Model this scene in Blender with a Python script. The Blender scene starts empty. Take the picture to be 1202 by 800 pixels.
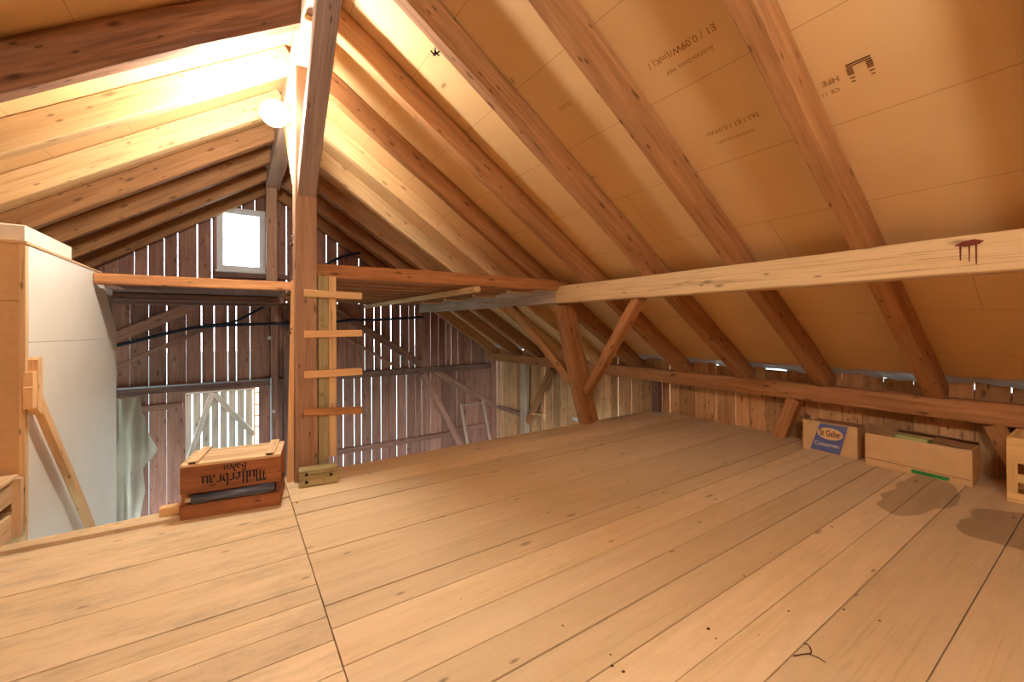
import bpy, math, random
from mathutils import Vector, Matrix
random.seed(11)
S = 1.3                      # metres per table unit (camera height = 1 unit)
scn = bpy.context.scene
COL = scn.collection
V = Vector

# ------------------------------------------------------------------ materials
def new_mat(name):
    m = bpy.data.materials.new(name); m.use_nodes = True
    nt = m.node_tree; nt.nodes.clear()
    out = nt.nodes.new('ShaderNodeOutputMaterial')
    b = nt.nodes.new('ShaderNodeBsdfPrincipled')
    nt.links.new(b.outputs[0], out.inputs[0])
    return m, nt, b, out

def N(nt, t, **kw):
    n = nt.nodes.new(t)
    for k, v in kw.items():
        if k.startswith('i_'): n.inputs[k[2:]].default_value = v
        elif k.startswith('n_'): n.inputs[int(k[2:])].default_value = v
        else: setattr(n, k, v)
    return n

def ramp(nt, src, p0, c0, p1, c1, mid=None):
    r = nt.nodes.new('ShaderNodeValToRGB')
    e = r.color_ramp.elements
    e[0].position = p0; e[0].color = (*c0, 1); e[1].position = p1; e[1].color = (*c1, 1)
    if mid:
        x = e.new(mid[0]); x.color = (*mid[1], 1)
    nt.links.new(src, r.inputs[0]); return r

def mixc(nt, fac, a, b, mode='MIX'):
    m = nt.nodes.new('ShaderNodeMix'); m.data_type = 'RGBA'; m.blend_type = mode
    for sock, v in ((m.inputs[0], fac), (m.inputs[6], a), (m.inputs[7], b)):
        if hasattr(v, 'is_linked'): nt.links.new(v, sock)
        elif isinstance(v, (int, float)): sock.default_value = v
        else: sock.default_value = (*v, 1)
    return m.outputs[2]

def math_(nt, op, a, b=None, clamp=False):
    m = nt.nodes.new('ShaderNodeMath'); m.operation = op; m.use_clamp = clamp
    for i, v in enumerate((a, b)):
        if v is None: continue
        if hasattr(v, 'is_linked'): nt.links.new(v, m.inputs[i])
        else: m.inputs[i].default_value = v
    return m.outputs[0]

def wood(name, base, dark, grain=.55, knots=.5, tonevar=.5, stain=None, stain_amt=.35, rough=.75, gscale=1., bump=.25,
         spots=0., extra=None, cracks=.55):
    m, nt, b, out = new_mat(name)
    uv = N(nt, 'ShaderNodeUVMap')
    mp = N(nt, 'ShaderNodeMapping'); mp.inputs['Scale'].default_value = (1.3*gscale, 20*gscale, 1)
    nt.links.new(uv.outputs[0], mp.inputs[0])
    n1 = N(nt, 'ShaderNodeTexNoise', i_Scale=1.0, i_Detail=5., i_Roughness=.62, i_Distortion=.7)
    nt.links.new(mp.outputs[0], n1.inputs['Vector'])
    mp2 = N(nt, 'ShaderNodeMapping'); mp2.inputs['Scale'].default_value = (.55, 2.6, 1)
    nt.links.new(uv.outputs[0], mp2.inputs[0])
    n2 = N(nt, 'ShaderNodeTexNoise', i_Scale=1.6, i_Detail=4., i_Roughness=.6)
    nt.links.new(mp2.outputs[0], n2.inputs['Vector'])
    g = ramp(nt, n1.outputs[0], .36, (1, 1, 1), .66, (0, 0, 0))
    gf = math_(nt, 'MULTIPLY', g.outputs[0], grain)
    c = mixc(nt, gf, base, dark)
    if stain:
        st = ramp(nt, n2.outputs[0], .45, (0, 0, 0), .68, (1, 1, 1))
        c = mixc(nt, math_(nt, 'MULTIPLY', st.outputs[0], stain_amt), c, stain)
    hgt = n1.outputs[0]
    if cracks:
        mc = N(nt, 'ShaderNodeMapping'); mc.inputs['Scale'].default_value = (.5, 30*gscale, 1)
        nt.links.new(uv.outputs[0], mc.inputs[0])
        nc = N(nt, 'ShaderNodeTexNoise', i_Scale=1., i_Detail=3., i_Roughness=.5, i_Distortion=.35)
        nt.links.new(mc.outputs[0], nc.inputs['Vector'])
        ab = math_(nt, 'ABSOLUTE', math_(nt, 'SUBTRACT', nc.outputs[0], .5))
        kc = ramp(nt, ab, .004, (1, 1, 1), .022, (0, 0, 0))
        gate_ = ramp(nt, n2.outputs[0], .42, (0, 0, 0), .6, (1, 1, 1))
        c = mixc(nt, math_(nt, 'MULTIPLY', math_(nt, 'MULTIPLY', kc.outputs[0], gate_.outputs[0]), cracks), c, tuple(x*.35 for x in dark))
    if knots:
        mk = N(nt, 'ShaderNodeMapping'); mk.inputs['Scale'].default_value = (4.6, 13., 1)
        nt.links.new(uv.outputs[0], mk.inputs[0])
        vk = N(nt, 'ShaderNodeTexVoronoi', i_Scale=1., i_Randomness=1.); vk.voronoi_dimensions = '2D'
        nt.links.new(mk.outputs[0], vk.inputs['Vector'])
        kk = ramp(nt, vk.outputs['Distance'], .05, (1, 1, 1), .14, (0, 0, 0))
        wk = N(nt, 'ShaderNodeTexWhiteNoise'); wk.noise_dimensions = '3D'
        nt.links.new(vk.outputs['Color'], wk.inputs['Vector'])
        c = mixc(nt, math_(nt, 'MULTIPLY', math_(nt, 'MULTIPLY', kk.outputs[0], math_(nt, 'LESS_THAN', wk.outputs[0], knots*.6)), .7), c, tuple(x*.3 for x in dark))
    if knots:
        mp3 = N(nt, 'ShaderNodeMapping'); mp3.inputs['Scale'].default_value = (2.2, 6.5, 1)
        nt.links.new(uv.outputs[0], mp3.inputs[0])
        vo = N(nt, 'ShaderNodeTexVoronoi', i_Scale=1., i_Randomness=1.); vo.voronoi_dimensions = '2D'
        nt.links.new(mp3.outputs[0], vo.inputs['Vector'])
        k = ramp(nt, vo.outputs['Distance'], .035, (1, 1, 1), .13, (0, 0, 0))
        wn = N(nt, 'ShaderNodeTexWhiteNoise'); wn.noise_dimensions = '3D'
        nt.links.new(vo.outputs['Color'], wn.inputs['Vector'])
        sel = math_(nt, 'LESS_THAN', wn.outputs[0], knots)
        c = mixc(nt, math_(nt, 'MULTIPLY', math_(nt, 'MULTIPLY', k.outputs[0], sel), .75), c, tuple(x*.42 for x in dark))
    if spots:
        sp = N(nt, 'ShaderNodeTexNoise', i_Scale=9., i_Detail=6., i_Roughness=.7)
        nt.links.new(uv.outputs[0], sp.inputs['Vector'])
        sr = ramp(nt, sp.outputs[0], .58, (0, 0, 0), .68, (1, 1, 1))
        c = mixc(nt, math_(nt, 'MULTIPLY', sr.outputs[0], spots), c, tuple(x*.3 for x in dark))
    at = N(nt, 'ShaderNodeAttribute', attribute_name='tone')
    hv = N(nt, 'ShaderNodeHueSaturation')
    val = math_(nt, 'ADD', math_(nt, 'MULTIPLY', math_(nt, 'SUBTRACT', at.outputs['Fac'], .5), tonevar), 1.)
    nt.links.new(val, hv.inputs['Value']); nt.links.new(c, hv.inputs['Color'])
    c = hv.outputs[0]
    if extra: c = extra(nt, c)
    nt.links.new(c, b.inputs['Base Color'])
    b.inputs['Roughness'].default_value = rough
    b.inputs['Specular IOR Level'].default_value = .28
    bp = N(nt, 'ShaderNodeBump', i_Strength=bump, i_Distance=.004)
    nt.links.new(hgt, bp.inputs['Height']); nt.links.new(bp.outputs[0], b.inputs['Normal'])
    return m

def plain(name, col, rough=.6, metal=0., noise=.0, nscale=8., col2=None, spec=.3):
    m, nt, b, out = new_mat(name)
    b.inputs['Roughness'].default_value = rough; b.inputs['Metallic'].default_value = metal
    b.inputs['Specular IOR Level'].default_value = spec
    tc = N(nt, 'ShaderNodeTexCoord'); n = N(nt, 'ShaderNodeTexNoise', i_Scale=nscale, i_Detail=5.)
    nt.links.new(tc.outputs['Object'], n.inputs['Vector'])
    r = ramp(nt, n.outputs[0], .35, (0, 0, 0), .7, (1, 1, 1))
    c2 = col2 or tuple(x*.6 for x in col)
    nt.links.new(mixc(nt, math_(nt, 'MULTIPLY', r.outputs[0], noise), col, c2), b.inputs['Base Color'])
    return m

def sr(r, g, b):
    f = lambda c: ((c/255+.055)/1.055)**2.4 if c/255 > .04045 else c/255/12.92
    return (f(r), f(g), f(b))

def floor_extra(nt, c):
    # water stains in front of the cardboard boxes: own scalloped outline on the boards
    tc = N(nt, 'ShaderNodeTexCoord')
    ge = N(nt, 'ShaderNodeNewGeometry')
    nn = N(nt, 'ShaderNodeTexNoise', i_Scale=3.6, i_Detail=1.)
    nt.links.new(ge.outputs['Position'], nn.inputs['Vector'])
    sx = N(nt, 'ShaderNodeSeparateXYZ'); nt.links.new(ge.outputs['Position'], sx.inputs[0])
    mask = None
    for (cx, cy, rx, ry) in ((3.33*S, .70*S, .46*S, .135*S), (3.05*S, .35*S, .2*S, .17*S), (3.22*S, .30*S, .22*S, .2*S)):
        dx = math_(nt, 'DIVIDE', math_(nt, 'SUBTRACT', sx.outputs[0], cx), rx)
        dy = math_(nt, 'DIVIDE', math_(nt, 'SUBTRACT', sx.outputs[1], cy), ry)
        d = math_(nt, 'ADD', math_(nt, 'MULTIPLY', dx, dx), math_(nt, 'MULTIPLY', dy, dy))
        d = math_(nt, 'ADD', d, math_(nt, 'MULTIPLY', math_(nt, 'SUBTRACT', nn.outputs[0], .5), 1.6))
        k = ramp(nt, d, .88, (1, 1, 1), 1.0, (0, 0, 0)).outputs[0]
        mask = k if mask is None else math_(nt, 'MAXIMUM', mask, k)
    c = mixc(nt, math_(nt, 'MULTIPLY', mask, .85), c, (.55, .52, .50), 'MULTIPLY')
    # grey dust smudges
    sm = N(nt, 'ShaderNodeTexNoise', i_Scale=2.1, i_Detail=7., i_Roughness=.78)
    mp = N(nt, 'ShaderNodeMapping'); mp.inputs['Scale'].default_value = (1., 3.2, 1)
    nt.links.new(ge.outputs['Position'], mp.inputs[0]); nt.links.new(mp.outputs[0], sm.inputs['Vector'])
    k = ramp(nt, sm.outputs[0], .47, (0, 0, 0), .68, (1, 1, 1)).outputs[0]
    field = math_(nt, 'SUBTRACT', 1., math_(nt, 'MULTIPLY', math_(nt, 'GREATER_THAN', sx.outputs[0], .26*S), .68))
    k = math_(nt, 'MULTIPLY', k, field)
    c = mixc(nt, math_(nt, 'MULTIPLY', k, .55), c, sr(150, 130, 106))
    s2 = N(nt, 'ShaderNodeTexNoise', i_Scale=7., i_Detail=5., i_Roughness=.7)
    m2 = N(nt, 'ShaderNodeMapping'); m2.inputs['Scale'].default_value = (.8, 3.5, 1)
    nt.links.new(ge.outputs['Position'], m2.inputs[0]); nt.links.new(m2.outputs[0], s2.inputs['Vector'])
    k2 = ramp(nt, s2.outputs[0], .6, (0, 0, 0), .72, (1, 1, 1)).outputs[0]
    return mixc(nt, math_(nt, 'MULTIPLY', math_(nt, 'MULTIPLY', k2, k), .6), c, sr(112, 96, 80))

M = {}
M['floor'] = wood('floor_boards', sr(219, 195, 158), sr(192, 164, 123), grain=.32, knots=.07, tonevar=.26, stain=sr(206, 178, 128), stain_amt=.4,
                  rough=.62, gscale=.8, bump=.12, extra=floor_extra, cracks=.18)
M['rafter'] = wood('rafter_timber', sr(184, 134, 86), sr(130, 82, 44), grain=.55, knots=.35, tonevar=.3, stain=sr(140, 98, 66), stain_amt=.4, rough=.7)
M['rafter_pale'] = wood('rafter_timber_pale', sr(218, 184, 134), sr(186, 144, 94), grain=.5, knots=.35, tonevar=.25, rough=.7)
M['log'] = wood('old_log', sr(150, 110, 82), sr(84, 52, 36), grain=.8, knots=.25, tonevar=.2, stain=sr(96, 66, 50), stain_amt=.5, gscale=.7, bump=.5)
M['beam'] = wood('beam_pale', sr(222, 190, 142), sr(194, 152, 100), grain=.45, knots=.3, tonevar=.2, rough=.7)
M['beam_red'] = wood('beam_red', sr(190, 136, 86), sr(138, 86, 46), grain=.6, knots=.4, tonevar=.25, stain=sr(150, 95, 62), stain_amt=.4, rough=.7)
M['post'] = wood('post_wood', sr(186, 150, 122), sr(138, 98, 74), grain=.6, knots=.45, tonevar=.2, rough=.75)
M['grey'] = wood('weathered_grey', sr(204, 182, 160), sr(154, 130, 110), grain=.6, knots=.3, tonevar=.2, stain=sr(160, 130, 106), stain_amt=.5)
M['board'] = wood('gable_board', sr(176, 132, 112), sr(124, 86, 72), grain=.6, knots=.35, tonevar=.45, stain=sr(138, 98, 84), stain_amt=.55)
M['board_r'] = wood('side_board', sr(210, 166, 116), sr(158, 110, 68), grain=.5, knots=.5, tonevar=.6, stain=sr(150, 108, 76), stain_amt=.4, spots=.4)
M['dark'] = wood('dark_timber', sr(134, 102, 90), sr(88, 64, 58), grain=.6, knots=.3, tonevar=.3)
M['pale'] = wood('pale_plank', sr(232, 190, 138), sr(206, 156, 102), grain=.45, knots=.2, tonevar=.15)
M['brace_grey'] = wood('brace_grey', sr(168, 146, 132), sr(122, 102, 92), grain=.6, knots=.4, tonevar=.1)
M['green'] = wood('greenish_board', sr(176, 164, 122), sr(136, 120, 84), grain=.5, knots=.3, tonevar=.1, spots=.5)
M['block'] = wood('mossy_block', sr(190, 172, 128), sr(128, 112, 70), grain=.6, knots=.1, tonevar=.1, spots=.6, stain=sr(110, 104, 62), stain_amt=.6)
M['crate'] = wood('crate_brown', sr(180, 118, 76), sr(132, 78, 48), grain=.6, knots=.2, tonevar=.2, stain=sr(84, 48, 32), stain_amt=.6, spots=.3)
M['crate_pale'] = wood('crate_pale', sr(218, 188, 148), sr(176, 142, 104), grain=.5, knots=.15, tonevar=.25, spots=.15)
M['crate_fruit'] = wood('crate_fruit', sr(236, 196, 130), sr(204, 152, 88), grain=.45, knots=.15, tonevar=.15, spots=.15)
M['gate'] = wood('gate_slats', sr(168, 172, 158), sr(128, 132, 120), grain=.5, knots=.1, tonevar=.2)
M['mdf'] = plain('fibreboard_front', sr(208, 168, 120), .7, noise=.35, nscale=30, col2=sr(192, 150, 102))
M['white'] = plain('white_panel', sr(232, 226, 212), .45, noise=.25, nscale=2.5, col2=sr(214, 204, 184))
M['greypanel'] = plain('grey_panel', sr(150, 148, 140), .7, noise=.3, nscale=4)
M['styro'] = plain('pale_slab', sr(236, 226, 206), .6, noise=.5, nscale=9, col2=sr(205, 190, 165))
M['card'] = plain('cardboard', sr(216, 178, 128), .8, noise=.4, nscale=10, col2=sr(196, 154, 104))
M['card_dark'] = plain('cardboard_worn', sr(160, 124, 88), .85, noise=.6, nscale=14, col2=sr(120, 90, 64))
M['blue'] = plain('print_blue', sr(100, 110, 162), .7, noise=.35, nscale=30)
M['tan'] = plain('print_tan', sr(226, 188, 136), .75)
M['ink'] = plain('print_ink', (.012, .011, .014), .7)
M['inkbrown'] = plain('print_brown', sr(98, 62, 34), .8)
M['stampink'] = plain('stamp_ink', sr(150, 104, 62), .8)
M['white_ink'] = plain('print_white', sr(220, 205, 190), .8)
M['steel'] = plain('dark_steel', sr(96, 104, 128), .3, metal=.35, noise=.3, nscale=20)
M['hose'] = plain('hose_rubber', sr(34, 42, 58), .45)
M['conduit'] = plain('conduit_grey', sr(165, 168, 175), .4)
M['porcelain'] = plain('porcelain', sr(225, 222, 215), .3)
M['rust'] = plain('rust_metal', sr(120, 100, 84), .6, metal=.4, noise=.6)
M['hole'] = plain('dark_hole', (.012, .009, .007), .9)
M['window'] = wood('window_paint', sr(240, 241, 242), sr(214, 212, 208), grain=.3, knots=0, tonevar=.1, spots=.35)
M['paper'] = plain('paper', sr(232, 230, 226), .8, noise=.1)
M['greenpack'] = plain('pale_green_card', sr(176, 186, 118), .7, noise=.3, nscale=12)
M['tape'] = plain('green_tape', sr(52, 140, 66), .5)
M['resin'] = plain('resin_stain', sr(112, 44, 26), .4, noise=.5)
M['twig'] = plain('twig_bark', sr(84, 58, 38), .9, noise=.5, nscale=30)
M['ground'] = plain('outdoor_ground', sr(186, 190, 172), .9, noise=.6, nscale=.6, col2=sr(150, 168, 120))
M['earth'] = plain('barn_earth', sr(128, 108, 90), .95, noise=.5, nscale=2)

# sheathing board with joints across the slope
def sheathing():
    m, nt, b, out = new_mat('fibreboard_sheathing')
    uv = N(nt, 'ShaderNodeUVMap'); sx = N(nt, 'ShaderNodeSeparateXYZ'); nt.links.new(uv.outputs[0], sx.inputs[0])
    n1 = N(nt, 'ShaderNodeTexNoise', i_Scale=2.2, i_Detail=4.); nt.links.new(uv.outputs[0], n1.inputs['Vector'])
    n2 = N(nt, 'ShaderNodeTexNoise', i_Scale=160., i_Detail=2.); nt.links.new(uv.outputs[0], n2.inputs['Vector'])
    c = mixc(nt, math_(nt, 'MULTIPLY', ramp(nt, n1.outputs[0], .35, (0,)*3, .7, (1,)*3).outputs[0], .5), sr(227, 191, 138), sr(217, 177, 121))
    c = mixc(nt, math_(nt, 'MULTIPLY', n2.outputs[0], .18), c, sr(178, 126, 66))
    # scuff streaks running along the ridge direction
    mp = N(nt, 'ShaderNodeMapping'); mp.inputs['Scale'].default_value = (.7, 9, 1); nt.links.new(uv.outputs[0], mp.inputs[0])
    n3 = N(nt, 'ShaderNodeTexNoise', i_Scale=1.5, i_Detail=5., i_Roughness=.7); nt.links.new(mp.outputs[0], n3.inputs['Vector'])
    c = mixc(nt, math_(nt, 'MULTIPLY', ramp(nt, n3.outputs[0], .62, (0,)*3, .75, (1,)*3).outputs[0], .25), c, sr(232, 196, 140))
    fr = math_(nt, 'FRACT', math_(nt, 'DIVIDE', sx.outputs[1], .62))
    ln = math_(nt, 'LESS_THAN', fr, .006)
    row = math_(nt, 'FLOOR', math_(nt, 'DIVIDE', sx.outputs[1], .62))
    fr2 = math_(nt, 'FRACT', math_(nt, 'DIVIDE', math_(nt, 'ADD', sx.outputs[0], math_(nt, 'MULTIPLY', row, .93)), 2.4))
    ln2 = math_(nt, 'LESS_THAN', fr2, .0014)
    c = mixc(nt, math_(nt, 'MULTIPLY', math_(nt, 'MAXIMUM', ln, ln2), .6), c, sr(110, 68, 34))
    nt.links.new(c, b.inputs['Base Color']); b.inputs['Roughness'].default_value = .6
    b.inputs['Specular IOR Level'].default_value = .25
    return m
M['sheath'] = sheathing()

def emit(name, col, strength):
    m = bpy.data.materials.new(name); m.use_nodes = True; nt = m.node_tree; nt.nodes.clear()
    o = nt.nodes.new('ShaderNodeOutputMaterial'); e = nt.nodes.new('ShaderNodeEmission')
    e.inputs[0].default_value = (*col, 1); e.inputs[1].default_value = strength
    nt.links.new(e.outputs[0], o.inputs[0]); return m
M['bulb'] = emit('lit_bulb', (1., .96, .87), 500)
M['fill_globe'] = emit('added_fill_light', (1., .96, .87), 112)  # fill light, added to even out the brightness

def film():
    m = bpy.data.materials.new('plastic_film'); m.use_nodes = True; nt = m.node_tree; nt.nodes.clear()
    o = nt.nodes.new('ShaderNodeOutputMaterial')
    d = N(nt, 'ShaderNodeBsdfDiffuse'); d.inputs[0].default_value = (.8, .8, .8, 1)
    t = N(nt, 'ShaderNodeBsdfTranslucent'); t.inputs[0].default_value = (.72, .76, .8, 1)
    g = N(nt, 'ShaderNodeBsdfGlossy'); g.inputs['Roughness'].default_value = .25
    a = N(nt, 'ShaderNodeMixShader'); a.inputs[0].default_value = .75
    nt.links.new(d.outputs[0], a.inputs[1]); nt.links.new(t.outputs[0], a.inputs[2])
    c = N(nt, 'ShaderNodeMixShader'); c.inputs[0].default_value = .12
    nt.links.new(a.outputs[0], c.inputs[1]); nt.links.new(g.outputs[0], c.inputs[2])
    nt.links.new(c.outputs[0], o.inputs[0]); return m
M['film'] = film()
M['tarp'] = plain('tarp_cloth', sr(176, 172, 156), .8, noise=.4, nscale=5)
def glass():
    m, nt, b, out = new_mat('window_glass')
    nt.nodes.remove(b)
    g = N(nt, 'ShaderNodeBsdfGlossy'); g.inputs['Roughness'].default_value = .05
    t = N(nt, 'ShaderNodeBsdfTransparent'); t.inputs[0].default_value = (.95, .97, .98, 1)
    x = N(nt, 'ShaderNodeMixShader'); x.inputs[0].default_value = .06
    nt.links.new(t.outputs[0], x.inputs[1]); nt.links.new(g.outputs[0], x.inputs[2]); nt.links.new(x.outputs[0], out.inputs[0])
    return m
M['glass'] = glass()

# ------------------------------------------------------------------ mesh builder
class MB:
    def __init__(s): s.v = []; s.f = []; s.uv = []; s.t = []; s.sm = []
    def face(s, idx, uvs, smooth=False):
        s.f.append(idx); s.uv.append(uvs); s.sm.append(smooth)
    def add(s, pts, tone):
        n = len(s.v); s.v += [V(p) for p in pts]; s.t += [tone]*len(pts); return n
    def prism(s, poly, d, ex, tone=None):
        """polygon (list of points, CCW seen from the tip of -d ... any) pushed along d; U runs along ex"""
        tone = random.random() if tone is None else tone
        ex = V(ex).normalized(); d = V(d); ou, ov = random.uniform(0, 40), random.uniform(0, 40)
        k = len(poly); P = [V(p) for p in poly]; n = s.add(P + [p+d for p in P], tone)
        nrm = d.normalized(); ey = nrm.cross(ex).normalized()
        UV = lambda p, off=0: ((p.dot(ex))*S+ou, (p.dot(ey))*S+ov+off)
        s.face(list(range(n+k-1, n-1, -1)), [UV(p) for p in reversed(P)])
        s.face(list(range(n+k, n+2*k)), [UV(p, .37) for p in P])
        for i in range(k):
            j = (i+1) % k; a, b = P[i], P[j]
            e = (b-a).normalized(); e2 = nrm.cross(e).normalized()
            q = [a, b, b+d, a+d]
            if abs(e.dot(ex)) > .5: uv = [(p.dot(ex)*S+ou, p.dot(nrm)*S+ov+.11*i) for p in q]
            elif abs(nrm.dot(ex)) > .5: uv = [(p.dot(ex)*S+ou, p.dot(e)*S+ov+.11*i) for p in q]
            else: uv = [(p.dot(nrm)*S+ou, p.dot(e)*S+ov) for p in q]
            s.face([n+i, n+j, n+k+j, n+k+i], uv)
    def box(s, lo, hi, axis=0, tone=None):
        x0, y0, z0 = lo; x1, y1, z1 = hi
        ex = [(1, 0, 0), (0, 1, 0), (0, 0, 1)][axis]
        if axis == 2: s.prism([(x0, y0, z0), (x1, y0, z0), (x1, y0, z1), (x0, y0, z1)], (0, y1-y0, 0), ex, tone)
        else: s.prism([(x0, y0, z0), (x1, y0, z0), (x1, y1, z0), (x0, y1, z0)], (0, 0, z1-z0), ex, tone)
    def beam(s, p0, p1, w, h, up=(0, 0, 1), cham=.008, seg=.35, jit=.0025, tone=None, bow=0., taper=0.):
        """chamfered timber; w across (side), h along up"""
        tone = random.random() if tone is None else tone
        p0, p1 = V(p0), V(p1); ax = (p1-p0); L = ax.length; ax.normalize()
        up = V(up); side = ax.cross(up).normalized(); up = side.cross(ax).normalized()
        ns = max(1, int(L/seg)); c = cham
        ring = [(-w/2+c, -h/2), (w/2-c, -h/2), (w/2, -h/2+c), (w/2, h/2-c), (w/2-c, h/2), (-w/2+c, h/2), (-w/2, h/2-c), (-w/2, -h/2+c)]
        per = [0]
        for i in range(8):
            a, b = ring[i], ring[(i+1) % 8]; per.append(per[-1]+math.hypot(a[0]-b[0], a[1]-b[1]))
        ou, ov = random.uniform(0, 40), random.uniform(0, 40); n = len(s.v)
        for i in range(ns+1):
            t = i/ns; o = p0+ax*(L*t)+up*(bow*4*t*(1-t))
            jx, jy = (random.uniform(-jit, jit), random.uniform(-jit, jit))
            sc = 1-taper*t
            s.add([o+side*(x*sc+jx+random.uniform(-jit, jit)*.5)+up*(y*sc+jy+random.uniform(-jit, jit)*.5) for x, y in ring], tone)
        for i in range(ns):
            for k in range(8):
                k2 = (k+1) % 8; a = n+8*i
                u0, u1 = L*i/ns*S+ou, L*(i+1)/ns*S+ou; v0, v1 = per[k]*S+ov, per[k+1]*S+ov
                s.face([a+k, a+k2, a+8+k2, a+8+k], [(u0, v0), (u0, v1), (u1, v1), (u1, v0)])
        s.face([n+k for k in range(7, -1, -1)], [(ring[k][0]*S*.3+ou, ring[k][1]*S+ov) for k in range(7, -1, -1)])
        e = n+8*ns
        s.face([e+k for k in range(8)], [(ring[k][0]*S*.3+ou, ring[k][1]*S+ov) for k in range(8)])
    def tube(s, pts, r, n=8, tone=.5, caps=True):
        pts = [V(p) for p in pts]; m = len(s.v); L = 0
        nrm = None; Ls = []
        for i, p in enumerate(pts):
            t = (pts[min(i+1, len(pts)-1)]-pts[max(i-1, 0)]).normalized()
            if nrm is None: nrm = t.orthogonal().normalized()
            nrm = (nrm-t*nrm.dot(t)).normalized(); bi = t.cross(nrm)
            rr = r[i] if isinstance(r, (list, tuple)) else r
            s.add([p+nrm*(math.cos(a)*rr)+bi*(math.sin(a)*rr) for a in [2*math.pi*k/n for k in range(n)]], tone)
            Ls.append(L); L += (pts[min(i+1, len(pts)-1)]-p).length
        for i in range(len(pts)-1):
            for k in range(n):
                k2 = (k+1) % n; a = m+n*i
                s.face([a+k, a+k2, a+n+k2, a+n+k], [(Ls[i]*S, k/n*.2), (Ls[i]*S, (k+1)/n*.2), (Ls[i+1]*S, (k+1)/n*.2), (Ls[i+1]*S, k/n*.2)], True)
        if caps:
            s.face([m+k for k in range(n-1, -1, -1)], [(0, 0)]*n); e = m+n*(len(pts)-1)
            s.face([e+k for k in range(n)], [(0, 0)]*n)
    def lathe(s, c, prof, axis=(0, 0, 1), n=20):
        """profile [(r, h)] spun about axis through c"""
        c = V(c); ax = V(axis).normalized(); a0 = ax.orthogonal().normalized(); b0 = ax.cross(a0); m = len(s.v)
        for r, h in prof:
            s.add([c+ax*h+a0*(math.cos(2*math.pi*k/n)*r)+b0*(math.sin(2*math.pi*k/n)*r) for k in range(n)], .5)
        for i in range(len(prof)-1):
            for k in range(n):
                k2 = (k+1) % n; a = m+n*i
                s.face([a+k, a+k2, a+n+k2, a+n+k], [(0, 0), (0, .1), (.1, .1), (.1, 0)], True)
        s.face([m+k for k in range(n-1, -1, -1)], [(0, 0)]*n); e = m+n*(len(prof)-1)
        s.face([e+k for k in range(n)], [(0, 0)]*n)
    def flat(s, pts2, tris, o, ex, ey, lift=0.):
        """flat 2-D mesh laid on a surface"""
        o, ex, ey = V(o), V(ex).normalized(), V(ey).normalized(); nn = ex.cross(ey)*lift
        n = s.add([o+ex*x+ey*y+nn for x, y in pts2], .5)
        for t in tris: s.face([n+i for i in t], [(pts2[i][0], pts2[i][1]) for i in t])
    def grid(s, fn, nu, nv, tone=.5, smooth=True):
        n = len(s.v)
        s.add([fn(i/nu, j/nv) for i in range(nu+1) for j in range(nv+1)], tone)
        for i in range(nu):
            for j in range(nv):
                a = n+i*(nv+1)+j
                s.face([a, a+nv+1, a+nv+2, a+1], [(i/nu, j/nv), ((i+1)/nu, j/nv), ((i+1)/nu, (j+1)/nv), (i/nu, (j+1)/nv)], smooth)
    def build(s, name, mat, parent=None, solid=0.):
        lo = V([min(v[i] for v in s.v) for i in range(3)]); hi = V([max(v[i] for v in s.v) for i in range(3)])
        org = V(((lo.x+hi.x)/2, (lo.y+hi.y)/2, lo.z))
        me = bpy.data.meshes.new(name)
        me.from_pydata([tuple((v-org)*S) for v in s.v], [], s.f); 
        ul = me.uv_layers.new(name='UVMap')
        k = 0
        for uvs in s.uv:
            for u in uvs: ul.data[k].uv = u; k += 1
        at = me.attributes.new('tone', 'FLOAT', 'POINT')
        at.data.foreach_set('value', s.t)
        me.polygons.foreach_set('use_smooth', s.sm)
        me.materials.append(mat if not isinstance(mat, str) else M[mat]); me.update()
        o = bpy.data.objects.new(name, me); COL.objects.link(o)
        o.location = org*S
        if parent:
            o.parent = parent
            o.matrix_parent_inverse = Matrix.Identity(4)
            w = Matrix.Translation(org*S)
            o.matrix_local = world_of(parent).inverted() @ w
        if solid:
            md = o.modifiers.new('thickness', 'SOLIDIFY'); md.thickness = solid
        return o

def world_of(o):
    m = o.matrix_basis.copy()
    return world_of(o.parent) @ m if o.parent else m

def tag(o, label, cat, group=None, kind=None):
    o['label'] = label; o['category'] = cat
    if group: o['group'] = group
    if kind: o['kind'] = kind
    return o
def struct(o): o['kind'] = 'structure'; return o
def empty(name, loc, label, cat, group=None):
    o = bpy.data.objects.new(name, None); COL.objects.link(o); o.location = V(loc)*S
    o.empty_display_size = .1
    return tag(o, label, cat, group)
def timber(name, p0, p1, w, h, mat, label, cat='beam', up=(0, 0, 1), group=None, **kw):
    b = MB(); b.beam(p0, p1, w, h, up, **kw)
    return tag(b.build(name, mat), label, cat, group, 'thing')

def text2d(body, size, heavy=0.):
    cu = bpy.data.curves.new('lettering', 'FONT'); cu.body = body; cu.size = size; cu.align_x = 'CENTER'; cu.align_y = 'CENTER'
    cu.resolution_u = 3; cu.offset = heavy
    ob = bpy.data.objects.new('lettering', cu); COL.objects.link(ob)
    dg = bpy.context.evaluated_depsgraph_get(); me = bpy.data.meshes.new_from_object(ob.evaluated_get(dg))
    pts = [(v.co.x, v.co.y) for v in me.vertices]; fs = [list(p.vertices) for p in me.polygons]
    bpy.data.objects.remove(ob); bpy.data.curves.remove(cu); bpy.data.meshes.remove(me)
    return pts, fs

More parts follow.
